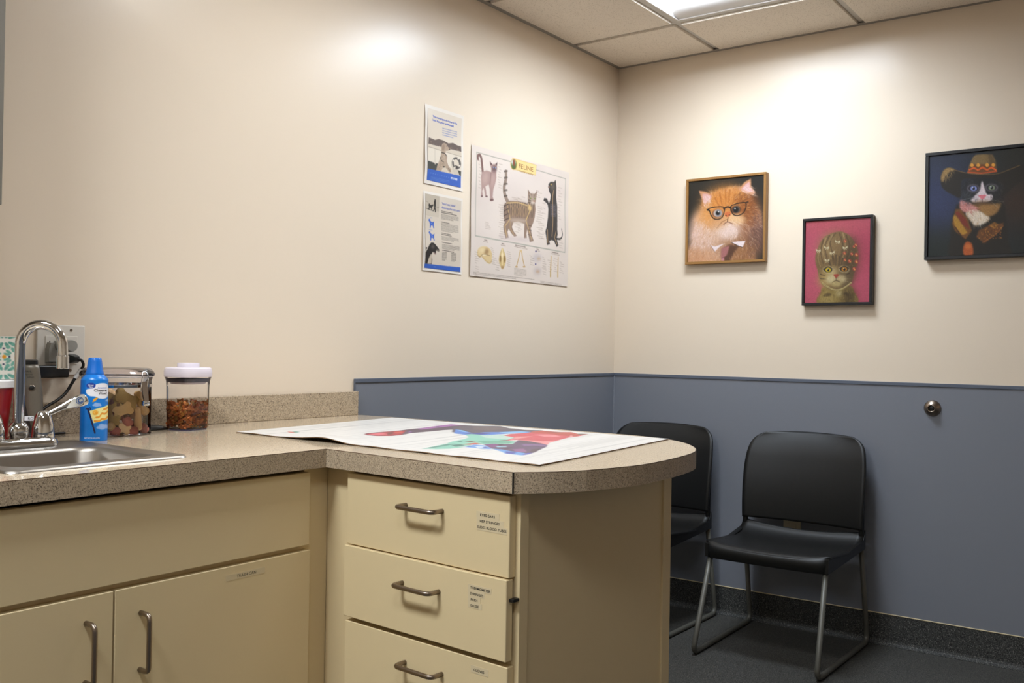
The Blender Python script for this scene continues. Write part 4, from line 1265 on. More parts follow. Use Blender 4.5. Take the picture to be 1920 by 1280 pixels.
wall_text(po, 'deserves the best care.', 0.0125, 0.104, -1.2415, 1.6085, (-1.330, -1.131, 1.3905, 1.6500), M['print_blue'])

# ---- feline anatomy chart
Q = [(345, 303), (967, 484), (948, 1206), (337, 1134)]
c = Cv(300, 220, Q, (226, 218, 214))
for q in range(26):
    c.ell(RNG.uniform(360, 940), RNG.uniform(380, 1000), RNG.uniform(30, 90), RNG.uniform(30, 90), [(218, 206, 206), (232, 226, 224), (210, 200, 198)][RNG.integers(3)], 0, 0.6, 0.35)
c.line([(378, 356), (600, 418)], 3.5, (150, 150, 140), 0.9); c.line([(755, 468), (943, 525)], 3.5, (150, 150, 140), 0.9)
c.line([(943, 525), (932, 992), (368, 886), (378, 356)], 4, (158, 160, 150), 0.9)
c.line([(932, 992), (368, 886)], 5, (170, 174, 166), 0.9)
def labels(x0, x1, y0, y1, n, lo=14, hi=34):
    for q in range(n):
        y = y0+(y1-y0)*q/max(1, n-1); x = RNG.uniform(x0, x1)
        c.line([(x, y), (x+RNG.uniform(lo, hi), y+6)], 2.2, (140, 122, 108), 0.6)
labels(515, 530, 690, 900, 16, 20, 40); labels(755, 765, 600, 640, 4); labels(752, 770, 700, 900, 16, 18, 40); labels(508, 520, 430, 580, 10, 10, 26)
labels(388, 394, 410, 580, 9, 8, 16); labels(890, 900, 580, 780, 12, 10, 28); labels(780, 800, 680, 900, 8, 10, 24); labels(580, 680, 640, 655, 5); labels(615, 640, 810, 860, 6); labels(425, 435, 800, 840, 5, 20, 32); labels(890, 905, 900, 960, 5, 14, 24)
# cat one
c.line([(386, 400), (384, 382), (396, 374), (406, 392), (411, 440), (416, 492)], 13, (120, 92, 90), 1, 16, True)
bodyA = [(410, 482), (440, 472), (468, 482), (470, 462), (463, 440), (460, 411), (476, 432), (494, 432), (510, 418), (506, 450), (502, 482), (502, 520), (494, 560), (484, 592), (480, 640), (488, 662), (464, 668), (463, 640), (460, 592), (454, 562), (432, 574), (438, 604), (440, 632), (447, 642), (434, 642), (428, 612), (422, 582), (413, 604), (417, 636), (404, 641), (408, 600), (406, 550), (404, 510)]
c.fill(bodyA, (172, 146, 144), 1.2)
c.ell(432, 525, 18, 40, (190, 166, 162), 10, 0.5, 0.8); c.ell(480, 540, 14, 40, (188, 162, 160), 8, 0.5, 0.7); c.line([(468, 490), (462, 560)], 5, (128, 100, 100), 0.6)
c.ell(489, 462, 15, 20, (96, 74, 80), 10, 0.4, 0.95); c.ell(484, 453, 4, 4, (120, 150, 200)); c.ell(497, 455, 4, 4, (120, 150, 200))
c.fill([(462, 414), (475, 434), (466, 440)], (80, 56, 62), 1); c.fill([(508, 420), (496, 434), (505, 442)], (80, 56, 62), 1)
c.ell(474, 660, 12, 7, (110, 82, 84)); c.ell(441, 638, 8, 5, (110, 82, 84)); c.ell(411, 637, 7, 5, (110, 82, 84))
# cat two: tabby with bones showing
c.line([(563, 480), (563, 525), (553, 575), (557, 625), (574, 668)], 20, (150, 134, 124), 1, 24, True)
for y in (478, 520, 560, 600, 636): c.line([(553, y), (571, y-3)], 9, (84, 74, 70), 0.7)
bodyB = [(552, 690), (580, 665), (640, 668), (690, 678), (706, 692), (704, 640), (704, 592), (722, 620), (746, 622), (763, 600), (757, 650), (750, 684), (752, 722), (746, 770), (735, 806), (718, 842), (726, 890), (736, 920), (710, 926), (704, 890), (696, 846), (691, 872), (692, 900), (674, 902), (677, 852), (680, 812), (640, 796), (610, 802), (600, 832), (612, 862), (630, 886), (614, 893), (594, 870), (580, 842), (571, 862), (578, 898), (558, 904), (549, 860), (545, 830), (555, 800), (548, 760), (550, 720)]
c.fill(bodyB, (146, 126, 114), 1.2)
c.ell(640, 730, 90, 46, (128, 108, 98), 4, 0.4, 0.8); c.ell(640, 790, 60, 14, (196, 180, 168), 4, 0.5, 0.8)
for x in range(560, 750, 14): c.line([(x, 676+abs(x-640)*0.05), (x-6+RNG.uniform(-4, 4), 770)], 5, (66, 58, 58), 0.75, 3)
for x in range(590, 690, 9): c.line([(x, 690), (x+8, 730), (x+2, 765)], 3, (206, 176, 128), 0.75, smooth=True)
c.line([(570, 680), (640, 678), (700, 696)], 6, (212, 184, 130), 0.9, smooth=True)
c.line([(710, 690), (720, 720), (690, 790)], 6, (216, 186, 128), 0.9); c.line([(690, 790), (706, 850), (724, 915)], 5, (206, 178, 124), 0.9)
c.line([(572, 690), (590, 780), (556, 826), (566, 895)], 5, (206, 178, 124), 0.9); c.line([(590, 800), (588, 840), (612, 880)], 4, (190, 160, 116), 0.8)
c.ell(716, 712, 14, 18, (226, 196, 140), 0, 0.4, 0.9)
for y in (820, 850, 880): c.line([(700, y), (722, y+4)], 4, (70, 60, 58), 0.6)
for y in (700, 730, 760, 790): c.line([(552, y), (580, y-14)], 5, (62, 54, 54), 0.8)
c.ell(730, 652, 24, 30, (176, 160, 148), 0, 0.3, 0.95)
for x0_, y0_, x1_, y1_ in ((712, 632, 716, 650), (728, 622, 730, 640), (744, 628, 742, 646), (708, 660, 722, 664), (706, 676, 722, 674)): c.line([(x0_, y0_), (x1_, y1_)], 4, (72, 62, 60), 0.8)
c.ell(722, 650, 4.5, 4, (120, 140, 70)); c.ell(748, 652, 4.5, 4, (120, 140, 70)); c.ell(743, 668, 5, 4, (170, 90, 80)); c.ell(736, 678, 14, 8, (222, 212, 206), 0, 0.4, 0.8)
c.ell(620, 905, 110, 12, (196, 182, 190), 6, 0.7, 0.5)
# cat three: black, standing
bodyC = [(834, 560), (848, 544), (870, 546), (880, 532), (886, 580), (884, 640), (890, 700), (889, 780), (886, 850), (888, 880), (880, 905), (892, 948), (880, 958), (864, 920), (850, 914), (834, 920), (838, 940), (818, 946), (817, 915), (811, 860), (820, 830), (830, 770), (834, 720), (830, 690), (815, 672), (803, 664), (808, 648), (826, 652), (838, 682), (846, 660), (850, 630), (838, 602)]
c.fill(bodyC, (58, 58, 60), 1.2)
c.line([(878, 906), (905, 906), (917, 882), (914, 845)], 11, (50, 52, 56), 1, 5, True)
c.line([(868, 600), (862, 640), (862, 700), (860, 800), (852, 890)], 6, (190, 158, 120), 0.8, smooth=True)
for y in range(690, 770, 9): c.line([(848, y), (880, y+3)], 2.5, (150, 146, 170), 0.7)
c.line([(824, 850), (824, 930)], 5, (196, 166, 130), 0.8); c.line([(878, 860), (868, 900), (882, 940)], 5, (196, 166, 130), 0.8)
c.ell(862, 575, 14, 22, (104, 96, 92), 0, 0.5, 0.8); c.ell(852, 562, 4, 3.5, (206, 176, 80)); c.ell(838, 578, 6, 8, (120, 96, 90))
# title plate
c.fill([(604, 392), (640, 402), (757, 438), (752, 502), (640, 472), (606, 460), (594, 430)], (236, 214, 150), 2)
c.line([(606, 394), (757, 438), (752, 502), (620, 466)], 2.5, (206, 170, 96), 0.9)
c.ell(613, 432, 21, 36, (214, 160, 60), 0, 0.06); c.ell(613, 432, 17, 31, (96, 128, 84), 0, 0.06); c.ell(610, 418, 14, 16, (206, 216, 220), 0, 0.3); c.fill([(608, 405), (618, 402), (624, 440), (616, 456), (606, 440)], (128, 70, 50), 1)
c.ell(614, 452, 14, 9, (70, 96, 50), 0, 0.3)
# skulls and bones below
c.fill([(380, 990), (388, 965), (410, 953), (440, 955), (462, 972), (472, 1000), (470, 1035), (458, 1056), (436, 1045), (412, 1016), (400, 1022), (386, 1012)], (220, 198, 152), 1.5, 1, True)
c.line([(412, 1016), (440, 1046), (462, 1056), (472, 1040)], 7, (206, 182, 136), 1, smooth=True); c.ell(438, 985, 14, 18, (150, 118, 84), 20, 0.4, 0.8); c.ell(425, 1005, 16, 6, (236, 224, 190)); c.line([(384, 1010), (398, 1016), (420, 1000), (460, 1010)], 3, (130, 100, 66), 0.8, smooth=True); c.ell(410, 975, 20, 14, (236, 222, 184), 0, 0.5, 0.8)
c.fill([(528, 980), (538, 962), (548, 980), (558, 1010), (562, 1040), (552, 1080), (540, 1094), (528, 1078), (516, 1040), (520, 1008)], (210, 188, 136), 1.5, 1, True)
c.line([(538, 970), (540, 1085)], 7, (236, 220, 176), 0.9); c.ell(526, 1030, 5, 22, (130, 100, 62), 0, 0.4, 0.8); c.ell(553, 1032, 5, 22, (130, 100, 62), 0, 0.4, 0.8); c.ell(540, 1082, 8, 8, (150, 110, 70), 0, 0.4, 0.8); c.ell(538, 1005, 8, 14, (244, 232, 196), 0, 0.4, 0.8)
c.line([(650, 980), (640, 1030), (628, 1078)], 7, (206, 178, 130)); c.line([(658, 980), (666, 1030), (678, 1078)], 7, (206, 178, 130)); c.ell(628, 1080, 9, 5, (200, 168, 118)); c.ell(676, 1080, 9, 5, (200, 168, 118)); c.ell(654, 982, 8, 7, (216, 192, 146))
c.ell(758, 1026, 28, 26, (198, 192, 200), 0, 0.4, 0.8); c.ell(760, 1106, 26, 24, (198, 190, 194), 0, 0.4, 0.8); c.ell(768, 1030, 12, 9, (206, 178, 140), 0, 0.5, 0.7); c.ell(762, 1110, 12, 9, (196, 160, 130), 0, 0.5, 0.7)
c.ell(749, 985, 5, 5, (64, 62, 130)); c.ell(748, 1064, 5, 5, (64, 62, 130))
c.line([(846, 1016), (843, 1080), (842, 1140)], 7, (206, 180, 130), 1, 12); c.line([(890, 1022), (889, 1080), (888, 1142)], 7, (206, 180, 130), 1, 12)
for x, y0_, n in ((366, 985, 6), (470, 960, 9), (500, 1040, 5), (570, 985, 8), (712, 1010, 5), (790, 1020, 6), (828, 1040, 6), (862, 1030, 7), (902, 1050, 6), (372, 1075, 5), (795, 1080, 4)):
    labels(x-4, x+4, y0_, y0_+n*11, n, 10, 26)
c.textlines(615, 1088, 690, 8, 6, (140, 128, 118), 0.2, 2.6, 0.7); c.textlines(360, 1112, 740, 9, 2, (130, 118, 108), 0.125, 3, 0.7); c.textlines(780, 1170, 910, 7, 3, (130, 118, 108), 0.16, 2.6, 0.7)
for x, y, l in ((425, 912, 16), (535, 935, 14), (620, 945, 66), (755, 970, 10), (850, 990, 40)): c.textlines(x, y, x+l, 8, 1, (84, 70, 62), 0.2, 4, 0.9, last=1); c.textlines(x-6, y+9, x+l+8, 8, 1, (140, 120, 108), 0.2, 3, 0.8, last=1)
c.a *= np.array([0.96, 0.93, 0.89])
po, sh = poster('large feline anatomy chart with three standing cats', -1.0765, -0.411, 1.381, 1.8665, c, 0.0035, 0)
M['print_maroon'] = material('print_maroon', rgb(142, 78, 40), 0.5)
M['print_gold'] = material('print_gold', rgb(176, 128, 62), 0.5)
wall_text(po, 'FELINE', 0.026, 0.098, -0.777, 1.8275, (-1.0765, -0.411, 1.381, 1.8665), M['print_maroon'])
wall_text(po, 'internal anatomy', 0.0115, 0.098, -0.777, 1.8135, (-1.0765, -0.411, 1.381, 1.8665), M['print_gold'])

# ================================================================== COUNTER MAT with the colourful animal print
def z8(*p): return [(670+x/8.348, 780+y/8.348) for x, y in p]
def z9(*p): return [(880+x/8.348, 780+y/8.348) for x, y in p]
MA, MB_, MC, MD = (443, 811), (735, 784), (1254, 824), (1011, 874)
c = Cv(210, 340, [MA, MB_, MC, MD], (232, 228, 222))
for q in range(150):       # printed white plank grain, running across the mat
    v = RNG.uniform(0, 340); u0 = RNG.uniform(-40, 150); l = RNG.uniform(60, 220)
    y_ = int(v)
    x0_, x1_ = max(0, int(u0)), min(210, int(u0+l))
    if x1_ > x0_ and y_ < 339:
        k_ = RNG.choice([0.93, 0.95, 0.97, 1.02])
        c.a[y_:y_+RNG.integers(1, 4), x0_:x1_] *= k_
for v in (38, 92, 150, 204, 262, 310): c.a[v:v+1, :] *= 0.86
c.a = np.clip(c.a, 0, 1)
DK = (92, 74, 88)
c.fill(z8((60, 292), (110, 276), (350, 256), (600, 236), (760, 216), (950, 196), (1200, 166), (1420, 136), (1600, 150), (1920, 168), (1920, 262), (1760, 250), (1620, 232), (1500, 218), (1300, 228), (950, 262), (780, 276), (640, 305), (480, 320), (250, 320), (120, 310)), DK)
c.fill(z8((60, 292), (350, 258), (560, 245), (720, 232), (640, 300), (450, 319), (250, 319)), (176, 54, 66))
c.fill(z8((120, 296), (330, 268), (440, 292), (300, 306)), (226, 112, 122)); c.fill(z8((520, 258), (640, 246), (670, 268), (560, 284)), (206, 84, 76)); c.fill(z8((440, 262), (520, 256), (500, 290), (420, 300)), (120, 60, 60))
c.fill(z8((745, 272), (770, 236), (806, 262)), (140, 98, 160)); c.fill(z8((900, 206), (1200, 162), (1420, 136), (1600, 152), (1420, 166), (1200, 190), (940, 224)), (168, 108, 166)); c.fill(z8((1180, 172), (1240, 168), (1210, 184)), (90, 60, 110))
c.fill(z9((-300, 168), (0, 160), (420, 164), (560, 196), (800, 224), (1080, 230), (1110, 242), (820, 272), (700, 256), (400, 268), (0, 280), (-330, 262)), (98, 88, 98))
c.fill(z9((0, 180), (300, 180), (520, 205), (300, 230), (0, 220)), (112, 98, 100))
c.fill(z8((1480, 218), (1560, 226), (1760, 280), (1920, 262)) + z9((0, 262), (400, 258), (740, 244), (930, 258), (860, 270), (560, 284), (360, 296), (150, 312), (0, 304), (-130, 300), (-300, 280)), (86, 132, 206))
c.fill(z9((400, 262), (740, 246), (900, 258), (560, 284)), (134, 190, 230)); c.fill(z9((-150, 280), (60, 270), (300, 275), (100, 300)), (66, 74, 150)); c.fill(z8((1500, 222), (1600, 232), (1660, 262), (1580, 250)), (140, 196, 236))
c.fill(z8((950, 520), (1100, 490), (1340, 440), (1420, 405), (1600, 370), (1690, 336), (1620, 302), (1720, 288), (1920, 306)) + z9((0, 300), (150, 306), (490, 300), (520, 318), (650, 345), (600, 376), (420, 392), (660, 404), (630, 444), (300, 444), (160, 452), (0, 440), (-60, 470), (-240, 488)) + z8((1640, 492), (1400, 520), (1180, 530)), (142, 204, 182))
c.fill(z8((950, 520), (1100, 494), (1350, 446), (1480, 440), (1300, 480), (1100, 512)), (92, 150, 136)); c.fill(z9((100, 310), (480, 304), (640, 344), (560, 372), (200, 350)), (190, 214, 200)); c.fill(z9((60, 400), (420, 392), (640, 410), (560, 440), (150, 436)), (110, 176, 150))
c.fill(z8((1400, 460), (1560, 450), (1620, 470), (1480, 490)), (80, 130, 120)); c.fill(z8((1480, 400), (1590, 396), (1560, 420)), (84, 140, 128)); c.fill(z9((-140, 404), (-60, 396), (60, 400), (-40, 414)), (120, 90, 76))
c.fill(z8((1670, 440), (1790, 428), (1920, 448)) + z9((80, 440), (60, 452), (-60, 458), (-180, 452)), (206, 84, 80))
c.fill(z8((1640, 490), (1760, 456), (1920, 466)) + z9((150, 462), (260, 500), (300, 530), (120, 520), (0, 504), (-150, 494)), (108, 160, 220)); c.fill(z8((1780, 480), (1860, 472), (1900, 500), (1820, 508)), (214, 224, 236)); c.fill(z9((60, 480), (150, 474), (200, 504), (100, 512)), (206, 218, 236)); c.fill(z8((1640, 490), (1700, 470), (1740, 482)), (60, 76, 150)); c.fill(z9((140, 494), (200, 494), (240, 512), (180, 508)), (70, 80, 160))
c.fill(z9((480, 315), (570, 290), (860, 268), (950, 246), (1080, 234), (1300, 254), (1420, 262), (1530, 258), (1640, 285), (1810, 291), (1650, 328), (1500, 345), (1350, 386), (1200, 426), (1170, 462), (1050, 440), (880, 402), (700, 382), (520, 386), (650, 344)), (212, 88, 98))
c.fill(z9((860, 270), (950, 248), (1080, 238), (1300, 256), (1530, 260), (1650, 290), (1640, 330), (1500, 320), (1200, 290)), (190, 84, 76)); c.fill(z9((1630, 284), (1815, 290), (1660, 306)), (104, 84, 76)); c.fill(z9((950, 296), (1280, 300), (1400, 340), (1100, 330)), (230, 136, 140)); c.fill(z9((650, 330), (930, 326), (800, 350), (560, 384), (650, 346)), (232, 150, 148)); c.fill(z9((780, 380), (1100, 405), (1300, 395), (1190, 430), (1165, 456), (1040, 430)), (234, 150, 150)); c.ell(880+1540/8.348, 780+325/8.348, 3, 1.6, (240, 170, 170)); c.fill(z9((1100, 250), (1420, 264), (1300, 272)), (150, 74, 66))
c.fill(z9((400, 388), (520, 384), (620, 392), (500, 396)), (130, 40, 60))
c.fill(z9((160, 452), (300, 442), (620, 450), (700, 386), (900, 406), (1080, 440), (1175, 468), (1160, 492), (1080, 530), (980, 580), (880, 612), (780, 626), (520, 596), (450, 560), (300, 520)), (100, 78, 108))
c.fill(z9((700, 396), (900, 410), (1060, 440), (900, 430), (760, 430)), (88, 76, 84)); c.fill(z9((760, 450), (1120, 458), (1160, 484), (960, 470), (800, 480)), (140, 104, 150)); c.fill(z9((620, 530), (800, 520), (860, 570), (700, 580)), (148, 98, 144)); c.fill(z9((180, 456), (360, 444), (400, 480), (300, 500)), (130, 70, 130)); c.fill(z9((350, 480), (520, 484), (540, 496), (380, 498)), (160, 206, 220)); c.fill(z9((390, 448), (470, 450), (460, 474), (410, 472)), (70, 46, 70)); c.line(z9((300, 452), (370, 446), (400, 470)), 0.5, (226, 190, 226)); c.line(z9((430, 450), (460, 470)), 0.6, (220, 210, 230)); c.fill(z9((450, 500), (620, 500), (560, 524), (440, 516)), (76, 52, 74))
c.fill(z9((300, 520), (460, 532), (600, 560), (820, 588), (880, 610), (780, 626), (520, 598), (440, 562)), (112, 166, 222)); c.fill(z9((520, 560), (700, 580), (640, 604), (520, 594)), (84, 90, 170)); c.fill(z9((820, 600), (980, 570), (880, 610), (790, 625)), (100, 100, 190)); c.fill(z9((930, 530), (1080, 520), (980, 575), (900, 590)), (84, 70, 80))
c.fill([(537.4, 810.2), (549, 811.4), (552.5, 812.8), (541, 812.4)], (206, 70, 66)); c.fill([(547.5, 809.6), (560.5, 811.2), (555, 812.4), (550, 812)], (70, 150, 134))
for x0_, x1_ in ((563, 568), (569, 573), (574, 582), (584, 590), (591, 598), (600, 606), (608, 617), (619, 627), (629, 638)):
    t0 = (x0_-563)/75
    c.line([(x0_, 812+8.2*t0), ((x0_+x1_)/2, 812.6+8.2*t0-0.7), (x1_, 812+8.2*(x1_-563)/75)], 0.7, (70, 56, 66), 0.85)
c.a *= 0.95
mt = thing('counter_mat', 'white plank-print mat with a colourful animal, lying on the peninsula', 'mat', (-2.0, -0.7, K))
def mat_shape(P, u, v):
    P = P.copy()
    edge = np.exp(-(u/0.10)**2)
    P[..., 2] = K+0.0024+0.0085*edge*np.exp(-((v-0.335)/0.075)**2)+0.0012*edge*np.sin(v*21)**2
    return P
mcor = [(-2.321, -0.267, K), (-1.683, -0.195, K), (-1.684, -1.134, K), (-2.354, -1.204, K)]
paint_mesh('print', c, mcor, M['art_paper'], mt, shape=mat_shape)
M['matedge'] = material('mat_edge_brown', rgb(120, 92, 62), 0.8)
plainm = Cv(42, 68, [(0, 0), (1, 0), (1, 1), (0, 1)], (124, 96, 66))
paint_mesh('underside', plainm, mcor, M['art_paper'], mt, shape=lambda P, u, v: mat_shape(P, u, v)-np.array([0, 0, 0.0018]))
# visible cut edge along two sides
def edge_strip(fn, n=80):
    V, F = [], []
    for i in range(n):
        p = fn(i/(n-1))
        V += [(p[0], p[1], p[2]), (p[0], p[1], p[2]-0.0018)]
    for i in range(n-1): F.append((2*i, 2*i+1, 2*i+3, 2*i+2))
    return V, F
def bil(u, v):
    a_ = [np.array(q) for q in mcor]
    P = ((a_[0]*(1-u)+a_[1]*u)*(1-v)+(a_[3]*(1-u)+a_[2]*u)*v)[None, None]
    return mat_shape(P, np.array([[u]]), np.array([[v]]))[0, 0]
obj('cut_edge', edge_strip(lambda s_: bil(0.0, s_)), M['matedge'], mt, world=True)
obj('cut_edge', edge_strip(lambda s_: bil(s_, 1.0)), M['matedge'], mt, world=True)
# ================================================================== THINGS ON THE COUNTER
# ---- blue spray can
CX_, CY_, CR = -2.658, -0.199, 0.0288
tc = math.atan2(-2.2262-CY_, -3.8485-CX_)          # side of the can with the label
can = thing('spray_can', 'blue cheese spray can with pointed cap beside the sink', 'spray can', (CX_, CY_, K))
M['canblue'] = material('can_blue', rgb(10, 116, 200), 0.3)
M['capblue'] = material('cap_blue', rgb(6, 104, 196), 0.35)
c = Cv(150, 190, [(75, 340), (423, 340), (412, 1180), (73, 1180)], (12, 118, 204))
c.fill([(75, 340), (140, 340), (130, 1180), (73, 1180)], (8, 96, 178), 12, 0.6)
c.fill([(262, 400), (330, 380), (390, 388), (416, 430), (414, 560), (380, 598), (310, 596), (258, 570), (190, 560), (150, 520), (152, 470), (200, 452)], (236, 234, 238), 2, 1, True)
c.ell(205, 414, 58, 40, (34, 66, 160), 0, 0.04); c.ell(205, 414, 54, 36, (36, 62, 150), 0, 0.04)
c.fill([(240, 600), (270, 580), (296, 590), (260, 630), (222, 650)], (240, 160, 40), 2)
for cx2, cy2, k2 in ((278, 680, 1.0), (348, 985, 1.35), (420, 626, 0.7)):
    for dx, dy, r in ((-34, 8, 20), (-8, -10, 26), (24, -2, 26), (42, 14, 16), (0, 12, 30)):
        c.ell(cx2+dx*k2, cy2+dy*k2, r*k2, r*0.72*k2, (150, 178, 226), 0, 0.15, 0.95)
c.fill([(190, 768), (240, 750), (300, 730), (360, 716), (423, 690), (423, 890), (360, 906), (300, 920), (240, 935)], (240, 226, 150), 1.5)
c.ell(262, 792, 34, 32, (236, 160, 40)); c.ell(258, 790, 20, 18, (246, 196, 90)); c.ell(268, 796, 8, 7, (226, 140, 30))
for p in ([(270, 858), (310, 850), (340, 806), (380, 812), (423, 770)], [(250, 906), (310, 906), (340, 880), (380, 886), (423, 850)], [(360, 752), (395, 742), (423, 720)]):
    c.line(p, 18, (232, 150, 40), 0.95, smooth=True)
for q in range(14): c.ell(RNG.uniform(215, 415), RNG.uniform(740, 900), 3, 3, (150, 110, 50))
c.line([(170, 742), (196, 830), (228, 950), (258, 1064)], 24, (32, 24, 60), 1, smooth=True)
c.line([(148, 748), (150, 735), (170, 742), (186, 738), (192, 724), (206, 736), (196, 752)], 10, (30, 24, 56), 1, smooth=True)
ZC0, ZC1 = 0.0005, 0.1345
def can_shape(P, u, v):
    P = np.zeros(P.shape)
    th = np.arcsin(np.clip(u*2-1, -1, 1))
    # image right of the label is the camera's right: angle increases that way
    ang = tc+th
    z = ZC1+(ZC0-ZC1)*v
    P[..., 0] = CR*np.cos(ang)+0*z; P[..., 1] = CR*np.sin(ang)+0*z; P[..., 2] = z+0*th
    return P
paint_mesh('printed_label', c, [(0, 0, 0)]*4, M['art_can'], can, world=False, shape=can_shape)
obj('can_body', lathe([(0.0, 0.0), (CR-0.001, 0.0), (CR-0.0004, 0.002), (CR-0.0004, 0.134), (CR-0.0006, 0.136), (CR-0.004, 0.1415), (0.0205, 0.1455), (0.0192, 0.147)], 48), M['canblue'], can, smooth='auto')
cap = [(0.0190, 0.146), (0.0192, 0.1475), (0.0188, 0.152), (0.0172, 0.156), (0.0148, 0.176), (0.0132, 0.1835), (0.0118, 0.185), (0.0, 0.1852)]
v_, f_ = lathe(cap, 48)
v_ = [((x*(1-(0.05 if (k_ % 6) in (0,) and 0.155 < z < 0.18 else 0))), (y*(1-(0.05 if (k_ % 6) in (0,) and 0.155 < z < 0.18 else 0))), z) for k_, (x, y, z) in enumerate(v_)]
obj('cap', (v_, f_), M['capblue'], can, smooth='auto')
def can_text(s, size, x, y, width, mat):
    tv, tf = text_mesh(s, size, 'LEFT', width, size*0.012)
    out = []
    for px_, py_, _ in tv:
        X, Y = x+px_, y-py_
        u = np.clip((X-248)/174, -0.995, 0.995)
        a_ = tc+math.asin(u)
        z = ZC1+(ZC0-ZC1)*(Y-340)/840
        out.append(((CR+0.0004)*math.cos(a_), (CR+0.0004)*math.sin(a_), z))
    obj('lettering', (out, tf), mat, can)
M['print_ltblue'] = material('print_light_blue', rgb(90, 130, 200), 0.4)
can_text('Cheese', 52, 242, 492, 158, M['print_black'])
can_text('Wow!', 48, 300, 536, 98, M['print_black'])
can_text('Great', 32, 170, 414, 68, M['print_white'])
can_text('Value', 28, 178, 438, 56, M['print_white'])
can_text('NET WT 8 OZ (227g)', 24, 136, 1146, 188, M['print_white'])
can_text('American', 30, 286, 452, 112, M['print_ltblue'])

# ---- clear clamp jar with dog biscuits
JX, JY, JR = -2.547, -0.108, 0.0775
toc = Vector((-3.8485-JX, -2.2262-JY, 0)).normalized()
rgt = Vector((-toc.y, toc.x, 0))
if rgt.x < 0: rgt = -rgt
M['acrylic'] = clear_plastic('clear_acrylic', (0.985, 0.975, 0.985, 1), 0.02, 0.04, 1.3)
M['acrylic_lid'] = clear_plastic('clear_acrylic_lid', (0.955, 0.93, 0.96, 1), 0.06, 0.10, 1.3)
jar = thing('biscuit_jar', 'clear round clamp-lid jar full of dog biscuits', 'jar', (JX, JY, K))
obj('jar_body', lathe([(0.0, 0.002), (JR-0.006, 0.002), (JR-0.001, 0.006), (JR, 0.012), (JR, 0.130), (JR+0.002, 0.134), (JR+0.002, 0.138)], 56), M['acrylic'], jar, smooth='auto')
obj('base_ring', lathe([(JR-0.004, 0.0), (JR+0.0005, 0.001), (JR+0.0005, 0.005), (JR-0.003, 0.006)], 56), M['acrylic_lid'], jar, smooth=True)
lid = obj('lid', lathe([(JR+0.003, 0.139), (JR+0.0065, 0.141), (JR+0.007, 0.147), (JR+0.004, 0.151), (JR-0.002, 0.1575), (JR-0.008, 0.159), (0.0, 0.160)], 56), M['acrylic_lid'], jar, smooth='auto')
obj('gasket', lathe([(JR-0.002, 0.1375), (JR+0.0025, 0.138), (JR+0.0025, 0.1395), (JR-0.002, 0.140)], 56), M['whiteplastic'], lid)
obj('steel_band', lathe([(JR+0.0004, 0.1140), (JR+0.0014, 0.1145), (JR+0.0014, 0.1205), (JR+0.0004, 0.121)], 56), M['chrome'], jar, smooth='auto')
a46 = math.radians(44)
cd = toc*math.cos(a46)+rgt*math.sin(a46)          # clamp direction
cs = Vector((-cd.y, cd.x, 0))
def cp(s, o, z): return tuple(cd*(JR+o)+cs*s+Vector((0, 0, z)))
cl = obj('clamp', tube(fillet([cp(-0.009, 0.006, 0.104), cp(-0.0095, 0.011, 0.142), cp(-0.006, 0.006, 0.151), cp(0.006, 0.006, 0.151), cp(0.0095, 0.011, 0.142), cp(0.009, 0.006, 0.104)], 0.004, 4), 0.0013, 8), M['chrome'], jar, smooth=True)
obj('clamp_lever', loft([[cp(-0.0075, 0.004, 0.128), cp(0.0075, 0.004, 0.128), cp(0.0075, 0.008, 0.128), cp(-0.0075, 0.008, 0.128)],
                         [cp(-0.0085, 0.009, 0.100), cp(0.0085, 0.009, 0.100), cp(0.0085, 0.0125, 0.100), cp(-0.0085, 0.0125, 0.100)],
                         [cp(-0.007, 0.013, 0.082), cp(0.007, 0.013, 0.082), cp(0.007, 0.016, 0.082), cp(-0.007, 0.016, 0.082)]]), M['nickel'], cl)
obj('clamp_tip', lathe([(0.0095, -0.004), (0.0105, 0.0), (0.0095, 0.007)], 20, cp(0, 0.012, 0.076)), M['chrome'], cl, smooth=True)

def bone(L, w, th):
    """flat bone outline with four knobs"""
    pts = []
    kx, kr = L/2-w*0.42, w*0.40
    for cx2, cy2, a0, a1 in ((kx, w*0.34, -50, 150), (-kx, w*0.34, 30, 230), (-kx, -w*0.34, 130, 330), (kx, -w*0.34, 210, 410)):
        for q in range(6):
            a_ = math.radians(a0+(a1-a0)*q/5)
            pts.append((cx2+kr*math.cos(a_), cy2+kr*math.sin(a_)))
    return prism(pts, -th/2, th/2, th*0.22, 2)
def stick(L, r):
    return tube([(-L/2, 0, 0), (-L/2+r*0.4, 0, 0), (L/2-r*0.4, 0, 0), (L/2, 0, 0)], r, 12, True, lambda t: r*(0.7 if t in (0.0, 1.0) else 1.0))
BM = {'tan': material('biscuit_tan', rgb(206, 168, 108), 0.75, bump=(500, 0.4)), 'olive-brown': material('biscuit_olive', rgb(158, 128, 66), 0.8, bump=(500, 0.4)),
      'pinkish-red': material('biscuit_red', rgb(172, 96, 82), 0.75, bump=(500, 0.4)), 'dark brown': material('biscuit_brown', rgb(110, 76, 50), 0.8, bump=(500, 0.4)), 'pale cream': material('biscuit_cream', rgb(220, 184, 134), 0.75, bump=(500, 0.4))}
BSH = {'bone': bone(0.047, 0.022, 0.011), 'small bone': bone(0.030, 0.017, 0.010), 'stick': stick(0.055, 0.009), 'big bone': bone(0.060, 0.026, 0.014), 'chunk': stick(0.022, 0.0105)}
bmesh_cache = {}
